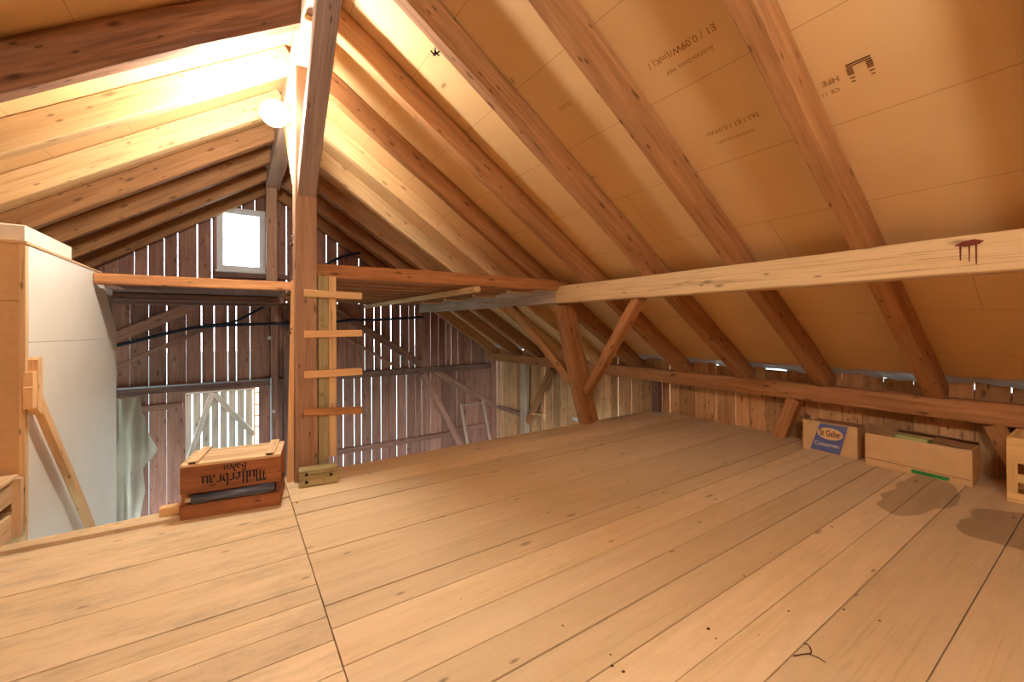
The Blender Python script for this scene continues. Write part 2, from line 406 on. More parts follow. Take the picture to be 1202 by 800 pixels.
# ------------------------------------------------------------------ camera
cam = bpy.data.cameras.new('camera'); cam.sensor_width = 36; cam.lens = 486.57/1202*36
cam.shift_y = -(400-379.63)/1202; cam.clip_start = .02; cam.clip_end = 500
co = bpy.data.objects.new('camera', cam); COL.objects.link(co)
yaw, pitch, roll = .5872, .0045, -.0051
sy, cyw = math.sin(yaw), math.cos(yaw)
r_ = V((cyw, -sy, 0)); a_ = V((sy, cyw, 0)); u_ = V((0, 0, 1))
a2 = a_*math.cos(pitch)+u_*math.sin(pitch); u2 = u_*math.cos(pitch)-a_*math.sin(pitch)
rr = r_*math.cos(roll)+u2*math.sin(roll); uu = u2*math.cos(roll)-r_*math.sin(roll)
mw = Matrix((rr, uu, -a2)).transposed().to_4x4(); mw.translation = V((0, 0, 1))*S
co.matrix_world = mw; scn.camera = co

# ------------------------------------------------------------------ key levels (units)
XR, ZR, SL = .385, 2.875, .6628      # ridge, rafter underside at the ridge, slope
ZS = ZR+.175                         # sheathing underside at the ridge
XW, XE = 4.12, -3.35                 # side walls
YB, G = -1.7, 6.8                    # near end wall, gable
ZG = -1.85                           # barn ground
def zu(x): return ZR-SL*abs(x-XR)
def zs(x): return ZS-SL*abs(x-XR)
GX = .26                             # seam between the two fields of floor boards

# ------------------------------------------------------------------ floor
fb = MB()
def floor_run(x0, x1, seams, edge):
    ys = sorted(seams)
    for a, b in zip(ys[:-1], ys[1:]):
        g = random.choice((.004, .0055, .007, .009)); dz = random.uniform(-.0012, .0012)
        fb.box((x0+.002, a+g*.6, -.03), (x1-.002, b-g*.4, dz), 0)
right = [YB, -1.5, -1.28, -1.05, -.85, -.62, -.4, -.16, .07, .328, .58, .719, .858, 1.004, 1.147, 1.295, 1.475, 1.61, 1.755, 2.02, 2.25, 2.47, 2.66, 2.9, 3.14]
left = [YB, -1.45, -1.2, -.98, -.75, -.5, -.28, -.05, .2, .42, .62, .8, .98, 1.13, 1.28, 1.425, 1.551, 1.666, 1.767, 2.03, 2.337, 2.745]
floor_run(GX, XW, right, 3.14)
floor_run(XE, GX, left, 2.745)
fb.box((XE, YB, -.06), (XW, 2.74, -.034), 0, .1); fb.box((GX, 2.74, -.06), (XW, 3.12, -.034), 0, .1)
# outermost loose board on the open edge, a long wedge
fb.prism([(-1.6, 2.80, -.02), (-.85, 2.795, -.02), (GX-.004, 2.755, -.02), (GX-.004, 3.03, -.02), (-.28, 2.90, -.02), (-.85, 2.868, -.02), (-1.6, 2.84, -.02)], (0, 0, .028), (1, 0, 0), .7)
fb.box((XE, 2.75, -.03), (GX, 2.797, -.012), 0)
floor = struct(fb.build('floor', 'floor'))
b = MB(); b.box((XE, YB, ZG-.05), (XW, G, ZG), 0); struct(b.build('floor_ground', 'earth'))
timber('edge_joist', (GX+.02, 3.07, -.11), (XW-.06, 3.07, -.11), .1, .14, 'beam_red', 'joist under the open edge of the loft floor beyond the main boards', 'joist')

# ------------------------------------------------------------------ roof boarding
def slope_sheet(name, x1, mat):
    """underside at zs, from ridge to x1"""
    b = MB(); ou = 0
    p = [V((XR, YB-.1, zs(XR))), V((x1, YB-.1, zs(x1))), V((x1, G+.35, zs(x1))), V((XR, G+.35, zs(XR)))]
    th = V((0, 0, .03)); n = b.add(p+[q+th for q in p], .5)
    Ls = (p[1]-p[0]).length*S
    y = lambda q: q.y*S+7.3
    uv = [(y(p[0]), .31), (y(p[1]), .31+Ls), (y(p[2]), .31+Ls), (y(p[3]), .31)]
    b.face([n, n+1, n+2, n+3], uv); b.face([n+7, n+6, n+5, n+4], uv[::-1])
    for i in range(4):
        j = (i+1) % 4; b.face([n+i, n+4+i, n+4+j, n+j], [uv[i], uv[i], uv[j], uv[j]])
    return struct(b.build(name, mat))
ceil_r = slope_sheet('ceiling_right', 4.03, 'sheath')
ceil_l = slope_sheet('ceiling_left', XE-.25, 'sheath')

def sky_shield(x1):  # unseen outer skin, added to keep sky light off the eaves foil
    b = MB(); p = [V((XR, YB-.1, zs(XR)+.10)), V((x1, YB-.1, zs(x1)+.10)), V((x1, G+.35, zs(x1)+.10)), V((XR, G+.35, zs(XR)+.10))]
    n = b.add(p+[q+V((0, 0, .04)) for q in p], .3); F4 = [(0, 0), (1, 0), (1, 1), (0, 1)]
    b.face([n, n+1, n+2, n+3], F4); b.face([n+7, n+6, n+5, n+4], F4)
    for i in range(4):
        j = (i+1) % 4; b.face([n+i, n+4+i, n+4+j, n+j], F4)
    return struct(b.build('roof_sky_shield', 'dark'))
sky_shield(4.27); sky_shield(XE-.35)

# stamps printed on the boards: read upside down from the loft
def stamp(body, size, x, y, col='stampink', nm='board_stamp'):
    pts, fs = text2d(body, size)
    b = MB(); o = V((x, y, zs(x)))
    b.flat(pts, fs, o, (0, 1, 0), (1, 0, -SL), .0015)
    return b.build(nm, col, ceil_r)
def on_slope(px, py):
    d = a2+rr*((px-600.5)/486.57)-uu*((py-379.63)/486.57)
    # right slope: z = ZS - SL*(x-XR)
    k = (ZS+SL*XR-1)/(d.z+SL*d.x); return d.x*k, d.y*k

# (values below are slope coordinates x, y in units)
STAMPS = [('E1 / 0,09W/(mK) /', .044, 797, 56), ('AGEPAN DWD  MDF', .025, 808, 71),
          ('363 / E1 / 0,09W/', .036, 858, 146), ('MDF.RWH EN 622-5', .022, 862, 160),
          ('HFE', .036, 974, 95), ('CE 111', .026, 972, 109), ('CE 0765', .03, 663, 124), ('0,09W', .028, 695, 208),
          ('E1', .04, 600, 95), ('MDF', .03, 520, 100)]
for body, size, px, py in STAMPS:
    x, y = on_slope(px, py); stamp(body, size, round(x, 3), round(y, 3))
# bar mark beside the stamp
bm = MB(); x0, y0 = on_slope(1009, 79)
def bar(u0, v0, u1, v1):
    bm.flat([(u0, v0), (u1, v0), (u1, v1), (u0, v1)], [[0, 1, 2, 3]], V((x0, y0, zs(x0))), (0, 1, 0), (1, 0, -SL), .0015)
bar(-.038, -.034, .038, -.028); bar(-.038, -.024, .038, -.019)
for sx in (-1, 1):
    for k in range(4): bar(sx*.03-.010, -.015+k*.008, sx*.03+.010, -.010+k*.008)
    bar(sx*.03-.008, .026, sx*.03+.008, .031); bar(sx*.03-.006, .042, sx*.03+.006, .047)
bm.build('bar_mark', 'inkbrown', ceil_r)

# ------------------------------------------------------------------ rafters
RW, RH = .085, .16
ordn = ['first', 'second', 'third', 'fourth', 'fifth', 'sixth', 'seventh', 'eighth', 'ninth', 'tenth']
def rafter(i, side):
    yf = .806+.645*i
    if i == 9: yf = 6.70
    yc = yf-RW/2; xe = 4.10 if side > 0 else XE-.05
    hv = RH/math.cos(math.atan(SL))/2
    x0 = XR+side*.055
    b = MB(); dep, wd, cham, mat = RH, RW, .007, 'rafter'
    if side < 0 and i == 3: dep, wd, cham, mat = .2, .13, .03, 'log'
    elif side > 0 and i in (1, 2, 5, 6): mat = 'rafter_pale' if i in (5, 6) else 'rafter'
    elif side < 0 and i in (4, 5): mat = 'rafter_pale'
    dz = ZS-.004-dep/2/math.cos(math.atan(SL))
    b.beam((x0, yc, dz-SL*abs(x0-XR)), (xe, yc, dz-SL*abs(xe-XR)), wd, dep, (0, 0, 1), cham=cham, seg=.3, jit=.003 if mat != 'log' else .008)
    o = b.build('rafter', mat)
    return o
for i in range(-2, 10):
    o = rafter(i, 1)
    if i < 0: lab = 'roof rafter on the stamped-board slope, behind the viewer, %s outside the frame' % ('next' if i == -1 else 'second')
    else: lab = '%s roof rafter from the camera on the right slope, the slope with printed boards' % ordn[i]
    tag(o, lab, 'rafter', 'rafters of the right roof slope', 'thing')
for i in range(-2, 10):
    o = rafter(i, -1)
    if i < 3: lab = 'roof rafter on the left slope, out of the picture, %s before the dark cracked one' % ['fifth', 'fourth', 'third', 'second', 'next'][i+2]
    elif i == 3: lab = 'thick dark cracked old rafter at the top of the left slope'
    else: lab = '%s roof rafter behind the dark cracked one on the left slope' % ordn[i-4]
    tag(o, lab, 'rafter', 'rafters of the left roof slope', 'thing')

# ------------------------------------------------------------------ main timbers
timber('ridge_beam', (.385, YB, 2.80), (.385, 5.98, 2.80), .15, .17, 'grey', 'ridge beam along the peak of the roof above the main post', 'beam')
timber('king_post', (.37, 5.96, 1.40), (.37, 5.96, 2.715), .12, .12, 'post', 'king post under the far end of the ridge beam beside the white window', 'post', up=(0, 1, 0))
# main post
timber('main_post', (.379, 3.035, 0), (.379, 3.035, 2.715), .13, .13, 'post', 'square main post standing at the loft edge behind the mossy wooden block', 'post', up=(0, 1, 0), cham=.006)
timber('ridge_block', (.352, 2.955, 2.69), (.352, 2.50, 2.69), .075, .03, 'pale', 'pale packing strip nailed under the ridge beam beside the front brace', 'batten')
q = math.sqrt(.5)
b1 = V((.385, 2.99, 1.85)); b2 = V((.385, 2.05, 2.79))
timber('ridge_brace', b1+V((0, .02, .03)), b2, .11, .11, 'brace_grey', 'diagonal brace rising from the main post towards the viewer', 'brace', up=(0, 1, 1))
timber('ridge_brace', (.385, 3.08, 1.88), (.385, 3.97, 2.77), .11, .11, 'beam', 'diagonal brace rising from the main post away from the viewer', 'brace', up=(0, -1, 1))
timber('purlin', (2.67, YB, 1.303), (2.67, 3.135, 1.297), .135, .165, 'beam', 'bright orange purlin beam crossing the right half, nearer length', 'beam', bow=-.008)
ps = bpy.data.objects['purlin']
timber('purlin', (2.672, 3.14, 1.292), (2.672, 6.78, 1.298), .13, .145, 'grey', 'weathered grey purlin length running from the leaning post to the gable', 'beam')
timber('leaning_post', (3.012, 3.12, 0), (2.69, 3.12, 1.215), .185, .11, 'beam_red', 'leaning post of split red timber at the loft edge under the purlin', 'post', up=(0, 1, 0), cham=.006)
timber('strut', (2.925, 3.035, .34), (2.67, 2.17, 1.225), .085, .085, 'beam_red', 'diagonal strut from the leaning post to the bright purlin, viewer side', 'brace', up=(-1, 0, .2))
timber('strut', (2.88, 3.2, .42), (2.67, 4.03, 1.222), .085, .085, 'rafter', 'diagonal strut from the leaning post to the grey purlin, far side', 'brace', up=(-1, 0, .2))
timber('wall_plate', (4.015, YB, .427), (4.015, 6.78, .427), .13, .138, 'beam_red', 'long low wall plate beam carrying the rafter feet along the eaves', 'beam', seg=.3)
timber('plate_strut', (4.04, 1.76, 0), (4.03, 1.63, .362), .12, .1, 'beam_red', 'short strut under the wall plate left of the blue-printed carton', 'strut', up=(0, 1, 0))
timber('plate_strut', (4.065, .36, 0), (4.0, .50, .362), .09, .1, 'beam_red', 'short strut under the wall plate between open carton and fruit crate', 'strut', up=(0, 1, 0))
timber('tie_beam', (.445, 3.14, 1.385), (2.74, 3.14, 1.392), .08, .098, 'beam_red', 'horizontal tie beam from the main post to the grey purlin', 'beam')
timber('gallery_bearer', (1.71, 3.10, 1.312), (1.71, 6.78, 1.308), .055, .05, 'beam', 'thin pale bearer with a sawn yellow end below the right gallery boards', 'beam')
# resin drips on the purlin face
b = MB()
def pf(y, z): return V((2.6008, y, z))
rs = [[(.435, 1.335), (.41, 1.35), (.375, 1.356), (.345, 1.345), (.36, 1.332), (.40, 1.327)], [(.418, 1.33), (.412, 1.33), (.413, 1.27), (.417, 1.27)], [(.392, 1.33), (.386, 1.33), (.388, 1.262), (.391, 1.262)], [(.372, 1.335), (.366, 1.335), (.367, 1.25), (.371, 1.25)]]
for pl in rs:
    n = b.add([pf(*p) for p in pl], .5); b.face(list(range(n, n+len(pl))), [(0, 0)]*len(pl))
b.build('resin_drips', 'resin', ps)

# light plank nailed on the main post's flank, leaning
b = MB(); b.prism([(.262, 3.05, -.3), (.308, 3.05, -.3), (.3135, 3.05, 1.30), (.30, 3.05, 1.30)], (0, -.035, 0), (0, 0, 1))
tag(b.build('flank_board', 'pale'), 'pale tapered board nailed to the flank of the main post', 'board', kind='thing')

# ladder on the post: rails and rungs
lad = empty('post_ladder', (.5, 3.0, 0), 'ladder of four nailed rungs on the right of the main post', 'ladder')
b = MB(); b.box((.452, 2.99, .085), (.514, 3.02, 1.335), 2); b.build('rail', 'green', lad)['label'] = 'greenish weathered rail'
b = MB(); b.box((.516, 2.985, .13), (.562, 3.015, 1.335), 2); b.build('rail', 'beam', lad)
for z, t, mm in ((1.215, .0, 'beam'), (.955, .004, 'pale'), (.693, .003, 'pale'), (.44, -.012, 'rafter')):
    b = MB(); b.beam((.362, 2.966, z-t), (.724, 2.972, z+t-.008), .032, .046, cham=.003, jit=.0015); b.build('rung', mm, lad)

# mossy block at the foot of the post
blk = empty('wooden_block', (.43, 2.9, 0), 'short mossy wooden block with nail holes at the foot of the main post', 'block')
b = MB(); b.beam((.326, 2.905, .054), (.546, 2.875, .054), .085, .108, cham=.007, seg=.05, jit=.003); b.build('body', 'block', blk)
for x, z in ((.362, .082), (.362, .034), (.50, .062)):
    y = 2.905-.0425-.136*(x-.326)-.004
    b = MB(); b.lathe((x, y, z), [(.009, 0), (.009, .006)], (-.135, -.99, 0), 12); b.build('nail_hole', 'hole', blk)

# ------------------------------------------------------------------ gable wall
gw = MB(); BACK = []
WIN = (-.205, .335, 1.765, 2.60)
DOOR = (-.548, .262, ZG, .15)
def gboard(x0, x1, z0, z1, roof=False, y=G):
    if z1 is None: a, b_ = zs(x0), zs(x1)
    else: a = min(z1, zs(x0)); b_ = min(z1, zs(x1))
    if a-z0 < .02 and b_-z0 < .02: return
    yy = y+random.uniform(0, .010)
    gw.prism([(x0, yy, z0), (x1, yy, z0), (x1, yy, max(b_, z0+.005)), (x0, yy, max(a, z0+.005))], (0, .02, 0), (0, 0, 1))
def run(x0, x1, z0, z1, slits, holes=(), wd=.15):
    """fill [x0,x1] with boards; slits = {x: gap}"""
    js = sorted([(x, g) for x, g in slits.items() if x0 < x < x1])
    edges = [(x0, 0)]
    for x, g in js+[(x1, 0)]:
        px = edges[-1][0]
        n = int((x-px)/wd)
        if n > 1:
            for k in range(1, n): edges.append((px+(x-px)*k/n+random.uniform(-.01, .01), .008)); BACK.append((edges[-1][0], z0, z1))
        edges.append((x, g))
    for (a, ga), (b_, gb) in zip(edges[:-1], edges[1:]):
        fa = .16 if a < .385 else .32; xa, xb = a+ga*fa, b_-gb*fa
        segs = [(xa, xb, z0, z1)]
        for (h0, h1, k0, k1) in holes:
            new = []
            for (p, q_, u, v) in segs:
                if q_ <= h0 or p >= h1: new.append((p, q_, u, v)); continue
                if p < h0: new.append((p, h0, u, v))
                if q_ > h1: new.append((h1, q_, u, v))
                m0, m1 = max(p, h0), min(q_, h1)
                if k0 > u: new.append((m0, m1, u, k0))
                if v is None or k1 < v: new.append((m0, m1, k1, v))
            segs = new
        for sg in segs:
            if sg[1]-sg[0] > .004: gboard(*sg)
ZB = 1.345
run(XE, 0.385, ZB, None, {-1.187: .01, -1.041: .011, -.914: .02, -.758: .021, -.624: .017, -.423: .024, -.269: .022}, [WIN])
run(.385, XW-.02, ZB, None, {.61: .012, 1.144: .011, 1.302: .016, 1.618: .011})
run(XE, .385, .22, ZB, {-1.08: .009, -.907: .008, -.735: .017, -.539: .008, -.38: .02, -.244: .017, -.094: .022, .002: .019, .16: .007})
run(XE, .385, ZG, .22, {-1.1: .004, -.907: .010, -.735: .012}, [DOOR], wd=.19)
run(.385, 4.075, .25, ZB, {1.71: .012, 1.857: .014, 1.966: .015, 2.128: .019, 2.286: .014, 2.431: .012, 2.537: .012, 2.821: .014, 2.972: .010, 3.111: .010, 3.211: .014, 3.346: .011, 3.624: .009, 3.768: .009}, wd=.13)
run(.385, 4.075, ZG, .25, {.9: .01, 1.1: .009, 1.24: .009, 1.38: .016, 1.544: .014, 1.654: .016, 1.813: .015, 1.962: .016, 2.222: .014, 2.389: .012, 2.546: .009, 2.655: .013, 2.823: .010, 3.02: .006, 3.14: .006, 3.32: .012, 3.5: .004, 3.66: .005, 3.8: .004}, wd=.13)
for xj, z0, z1 in BACK:
    for (u, v) in ([(z0, z1)] if not (DOOR[0]-.02 < xj < DOOR[1]+.02 and z0 < 0) else [(DOOR[3], z1)]):
        zt = zs(xj)-.02 if v is None else min(v, zs(xj)-.02)
        segs = [(u, zt)]
        if WIN[0]-.02 < xj < WIN[1]+.02 and v is None: segs = [(u, WIN[2])]
        for p, q_ in segs:
            if q_-p > .03: gw.box((xj-.02, G+.031, p), (xj+.02, G+.04, q_), 2, .1)
gable = struct(gw.build('wall_back', 'board'))
# gable framing
timber('gable_girt', (XE, 6.745, .228), (.66, 6.745, .228), .09, .085, 'dark', 'dark horizontal girt on the gable above the slatted gate opening', 'beam')
timber('gable_girt', (.67, 6.745, .245), (4.05, 6.745, .245), .09, .10, 'dark', 'dark horizontal girt on the gable right of the main post', 'beam')
timber('gable_rail', (.67, 6.765, -.92), (3.4, 6.765, -.92), .05, .085, 'board', 'low rail nailed across the gable boards near the loft edge', 'rail')
timber('gable_rail', (3.2, 6.765, -.86), (4.0, 6.765, -.86), .05, .08, 'board', 'short low rail in the far right corner of the gable', 'rail')
timber('gable_rail', (-1.3, 6.765, .0), (-.57, 6.765, .0), .05, .075, 'board', 'short rail on the gable boards left of the slatted gate', 'rail')
timber('gable_stud', (2.70, 6.745, .30), (2.70, 6.745, 1.22), .16, .09, 'board', 'gable stud under the far end of the grey purlin', 'post', up=(0, 1, 0))
timber('gable_stud', (.452, 6.735, ZG), (.452, 6.735, 1.30), .085, .09, 'board', 'gable stud with the grey conduit beside the slatted gate', 'post', up=(0, 1, 0))
timber('gable_stud', (.60, 6.735, ZG), (.60, 6.735, 1.30), .075, .09, 'dark', 'darker gable stud half hidden behind the main post', 'post', up=(0, 1, 0))
timber('gable_brace', (1.2, 6.745, 1.27), (2.635, 6.745, .345), .07, .11, 'board', 'long diagonal gable brace above the girt, right of the ladder', 'brace', up=(.5, 0, 1))
timber('gable_brace', (2.80, 6.745, .26), (4.0, 6.745, -.48), .07, .11, 'board', 'diagonal gable brace below the girt falling to the far corner', 'brace', up=(.5, 0, 1))
timber('gable_brace', (2.66, 6.745, .19), (3.50, 6.745, -1.4), .07, .11, 'board', 'steep diagonal gable brace below the girt', 'brace', up=(1, 0, 0))
timber('gable_brace', (1.30, 6.77, .90), (2.3, 6.77, .27), .04, .045, 'board', 'thin diagonal lath on the gable under the long brace', 'brace', up=(.5, 0, 1))
timber('gable_brace', (-1.45, 6.74, .74), (-.42, 6.74, 1.30), .07, .13, 'board', 'broad diagonal brace on the gable under the left gallery', 'brace', up=(-.5, 0, 1))
timber('gable_brace', (-1.66, 6.778, .272), (-.3, 6.778, 1.0), .04, .06, 'board', 'thin diagonal brace on the gable above the slatted gate', 'brace', up=(-.5, 0, 1))
timber('rake_board', (-2.2, 6.77, zs(-2.2)-.05), (.3, 6.77, zs(.3)-.05), .04, .06, 'dark', 'rake board under the roof edge on the gable, window side', 'board', up=(-.6, 0, 1))
timber('rake_board', (.46, 6.77, zs(.46)-.05), (3.9, 6.77, zs(3.9)-.05), .04, .06, 'dark', 'rake board under the roof edge on the gable, purlin side', 'board', up=(.6, 0, 1))
timber('corner_post', (4.02, 6.70, ZG), (4.02, 6.70, .35), .09, .12, 'board', 'corner post where the gable meets the eaves wall', 'post', up=(0, 1, 0))

# window
wn = MB(); x0, x1, z0, z1 = WIN; fw = .034; yw = 6.72
win = MB()
win.box((x0-.005, yw, z0-.005), (x0+fw, yw+.07, z1+.005), 2); win.box((x1-fw, yw, z0-.005), (x1+.005, yw+.07, z1+.005), 2)
win.box((x0+fw, yw, z1-fw*1.2), (x1-fw, yw+.07, z1+.005), 0); win.box((x0+fw, yw, z0-.005), (x1-fw, yw+.07, z0+fw), 0)
W = struct(win.build('window_1', 'window'))
sa = MB(); i0, i1, j0, j1 = x0+fw, x1-fw, z0+fw, z1-fw*1.2
for (a, b_, c, d) in ((i0, i0+.03, j0, j1), (i1-.03, i1, j0, j1)): sa.box((a, yw+.015, c), (b_, yw+.05, d), 2)
for (a, b_, c, d) in ((i0+.03, i1-.03, j0, j0+.03), (i0+.03, i1-.03, j1-.03, j1)): sa.box((a, yw+.015, c), (b_, yw+.05, d), 0)
xm = (i0+i1)/2; sa.box((xm-.006, yw+.025, j0+.03), (xm+.006, yw+.04, j1-.03), 2)
for zz in ((j0*.5+j1*.5),): sa.box((i0+.03, yw+.025, zz-.006), (i1-.03, yw+.04, zz+.006), 0)
sash = sa.build('sash', 'window', W)
g_ = MB(); g_.box((i0+.028, yw+.031, j0+.028), (i1-.028, yw+.034, j1-.028), 0); g_.build('pane', 'glass', W)
b = MB(); b.beam((x0-.02, yw+.02, z0-.02), (x1+.02, yw+.02, z0-.02), .09, .03, cham=.003); b.build('sill', 'window', W)
timber('window_bearer', (x0-.02, 6.75, z0-.075), (x1+.3, 6.75, z0-.06), .06, .07, 'dark', 'dark bearer board directly below the white gable window', 'board')

# gate outside the opening
gate = empty('slatted_gate', (-.12, 7.35, ZG), 'pale slatted gate with crossed braces seen through the gable opening', 'gate')
b = MB(); xs = [-.62+.104*k for k in range(9)]
for k in range(8): b.box((xs[k]+.010, 7.35, ZG+.05), (xs[k+1]-.010, 7.37, .20), 2)
b.build('slats', 'gate', gate)
b = MB(); b.beam((-.63, 7.335, .095), (.23, 7.335, .095), .03, .075); b.build('rail', 'gate', gate)
b = MB(); b.beam((-.63, 7.335, -1.1), (.23, 7.335, -1.1), .03, .075); b.build('rail', 'gate', gate)
b = MB(); b.beam((-.28, 7.335, .06), (-.58, 7.335, -.95), .028, .075, up=(1, 0, 0)); b.build('brace', 'gate', gate)
b = MB(); b.beam((-.26, 7.334, .04), (.22, 7.334, -.62), .028, .075, up=(1, 0, 0)); b.build('brace', 'gate', gate)
tl = empty('trellis_ladder', (.25, 7.3, ZG), 'narrow pale ladder standing beside the slatted gate outside', 'ladder')
for x in (.225, .292):
    b = MB(); b.box((x-.012, 7.29, ZG), (x+.012, 7.315, .19), 2); b.build('stile', 'pale', tl)
for z in (-.5, -.33, -.16, .01):
    b = MB(); b.box((.237, 7.295, z-.012), (.28, 7.31, z+.012), 0); b.build('rung', 'pale', tl)

# ------------------------------------------------------------------ galleries
b = MB()
for x0_, x1_ in [(-1.8+.2*k, -1.8+.2*(k+1)-.004) for k in range(12)]:
    if x0_ < .40: b.box((x0_, 4.20 if x0_ > -.87 else 4.90, 1.335), (min(x1_, .42), 6.78, 1.36), 1)
tag(b.build('gallery_boards', 'dark'), 'dark boards of the small gallery below the white gable window', 'platform', kind='thing')
timber('gallery_edge', (-.855, 4.18, 1.355), (.42, 4.18, 1.357), .05, .08, 'beam_red', 'orange front edge beam of the left gallery under the window', 'beam', jit=.0015)
timber('gallery_joist', (-1.75, 5.3, 1.295), (.44, 5.3, 1.295), .07, .07, 'dark', 'dark joist across the middle underside of the left gallery', 'joist')
timber('gallery_joist', (-1.75, 6.3, 1.295), (.44, 6.3, 1.295), .07, .07, 'dark', 'dark joist under the left gallery close to the gable', 'joist')
timber('gallery_post', (.46, 4.19, ZG), (.46, 4.19, 1.45), .09, .09, 'dark', 'rear gallery post standing hidden just behind the main post', 'post', up=(0, 1, 0))
b = MB(); y = 3.3; k = 0
while y < 6.6:
    w = random.uniform(.16, .2); 
    b.box((.46, y, 1.36+(.01 if k % 2 else 0)), (2.54, y+w-.012, 1.385+(.01 if k % 2 else 0)), 0); y += w; k += 1
tag(b.build('gallery_boards', 'beam_red'), 'reddish cross boards of the right gallery behind the tie beam', 'platform', kind='thing')
for k, y in enumerate((3.55, 4.3, 5.1, 5.9)):  # pale wood stands in for lamplight on bits of the joists
    timber('gallery_joist', (2.32, y, 1.348), (2.6, y, 1.348), .1, .022, 'pale', '%s joist stub coloured as lit over the grey purlin, counted from the tie beam' % ordn[k], 'board')

# ------------------------------------------------------------------ right wall (eaves)
rw = MB(); y = G-.02; k = 0
SL_ = {6.05: .006, 5.9: .006, 5.25: .012, 5.05: .008, 3.72: .012, 3.5: .008, 3.05: .007, 2.95: .010, 2.4: .006, 2.2: .006}
ys = [6.78, 6.64, 6.5, 6.36, 6.2, 6.05, 5.9, 5.76, 5.62, 5.48, 5.36, 5.25, 5.05, 4.88, 4.72, 4.58, 4.4, 4.26, 4.1, 3.95, 3.84, 3.72, 3.5, 3.32, 3.16, 3.05, 2.95, 2.83, 2.64, 2.52, 2.4, 2.2, 2.06, 1.92, 1.74, 1.6, 1.5, 1.33, 1.2, 1.07, .9, .77, .6, .44, .3, .16, 0, -.2, -.4, -.6, -.8, -1., -1.2, -1.45, YB]
for a, b_ in zip(ys[1:], ys[:-1]):
    ga, gb = SL_.get(a, .006), SL_.get(b_, .006)
    zt = .60+random.uniform(-.03, .016); xo = random.uniform(0, .008)
    if 3.05 < b_ < 3.3 or 2.75 < b_ < 2.9: zt += .02
    rw.prism([(XW+xo, a+ga/2, ZG), (XW+xo, b_-gb/2, ZG), (XW+xo, b_-gb/2, zt+random.uniform(-.006, .006)), (XW+xo, a+ga/2, zt)], (.022, 0, 0), (0, 0, 1))
    if a not in SL_: rw.box((XW+.031, a-.02, ZG), (XW+.04, a+.02, .55), 2, .1)
struct(rw.build('wall_right', 'board_r'))
timber('wall_stud', (4.03, 5.68, ZG), (4.03, 5.68, .352), .13, .1, 'grey', 'grey stud below the wall plate on the eaves wall near the gable', 'post', up=(1, 0, 0))
timber('wall_stud', (4.04, 3.06, -.02), (4.04, 3.06, .352), .1, .07, 'dark', 'dark short stud at the loft corner under the wall plate', 'post', up=(1, 0, 0))
timber('wall_brace', (4.04, 4.97, .34), (4.04, 5.60, -.60), .07, .1, 'rafter', 'slanting brace on the eaves wall beside the grey stud', 'brace', up=(0, 1, 0))
timber('wall_rail', (4.075, 6.62, -.52), (4.075, 5.74, -.52), .05, .07, 'board', 'low rail on the eaves wall between corner post and grey stud', 'rail')
# hanging bits on the far wall
b = MB(); b.grid(lambda u, v: (4.108-.01*math.sin(u*3), 4.58-.17*u, -.335-.055*v), 6, 3); tag(b.build('paper_sheet', 'paper', solid=.002), 'small white sheet pinned to the boards behind the leaning post', 'paper', kind='thing')
b = MB()
b.tube([(4.0, 5.45, -.44), (4.02, 5.35, -.43), (4.05, 5.24, -.425), (4.1, 5.18, -.425)], .012); b.tube([(4.06, 5.2, -.49), (4.06, 5.2, -.38)], .014)
tag(b.build('wooden_peg', 'pale'), 'pale wooden peg sticking out of the slanting wall brace', 'peg', kind='thing')

# plastic foil and the gap under the eaves
fl = MB()
def foil(u, v):
    y = YB+.2+(6.5-YB)*u
    ph = math.sin(y*9.7)+.6*math.sin(y*17.3+1)
    drop = .028+.016*ph
    p = math.fmod((y-.806)/.645, 1.0)
    drop += .02*math.sin(p*math.pi*2)
    x = 4.0+.10*v+.008*math.sin(y*31+v*5)
    z = zs(4.0)-.004-.050*v-drop*v*(1-.7*v)*1.5+.006*math.sin(y*41+v*9)*v
    return (x, y, z)
fl.grid(foil, 260, 8)
tag(fl.build('plastic_foil', 'film'), 'crumpled white plastic foil hanging in the eaves gap along the wall plate', 'foil', kind='thing')

# other enclosing walls
def plank_wall(name, fixed, axis, a0, a1, z0, ztop, th):
    b = MB(); a = a0
    while a < a1-.001:
        w = min(random.uniform(.15, .2), a1-a)
        if axis == 'x': # runs along y at x=fixed
            b.prism([(fixed, a+.001, z0), (fixed, a+w-.001, z0), (fixed, a+w-.001, ztop(a+w)), (fixed, a+.001, ztop(a))], (th, 0, 0), (0, 0, 1))
        else:
            b.prism([(a+.001, fixed, z0), (a+w-.001, fixed, z0), (a+w-.001, fixed, ztop(a+w)), (a+.001, fixed, ztop(a))], (0, th, 0), (0, 0, 1))
        a += w
    return struct(b.build(name, 'board_r'))
# opening added at ground level to bring in daylight: wall in three stretches around the opening
b = MB(); a = YB
while a < G-.001:
    w = min(random.uniform(.15, .2), G-a); z0 = -.12 if 3.3 < a+w/2 < 6.6 else ZG
    b.prism([(XE, a+.001, z0), (XE, a+w-.001, z0), (XE, a+w-.001, zs(XE)), (XE, a+.001, zs(XE))], (-.022, 0, 0), (0, 0, 1)); a += w
struct(b.build('wall_left', 'board_r'))
# under the loft floor the near end is left open, added to send daylight to the gable, above it the wall is boarded
plank_wall('wall_front', YB, 'y', XE, XW, -.12, lambda a: zs(a), -.022)

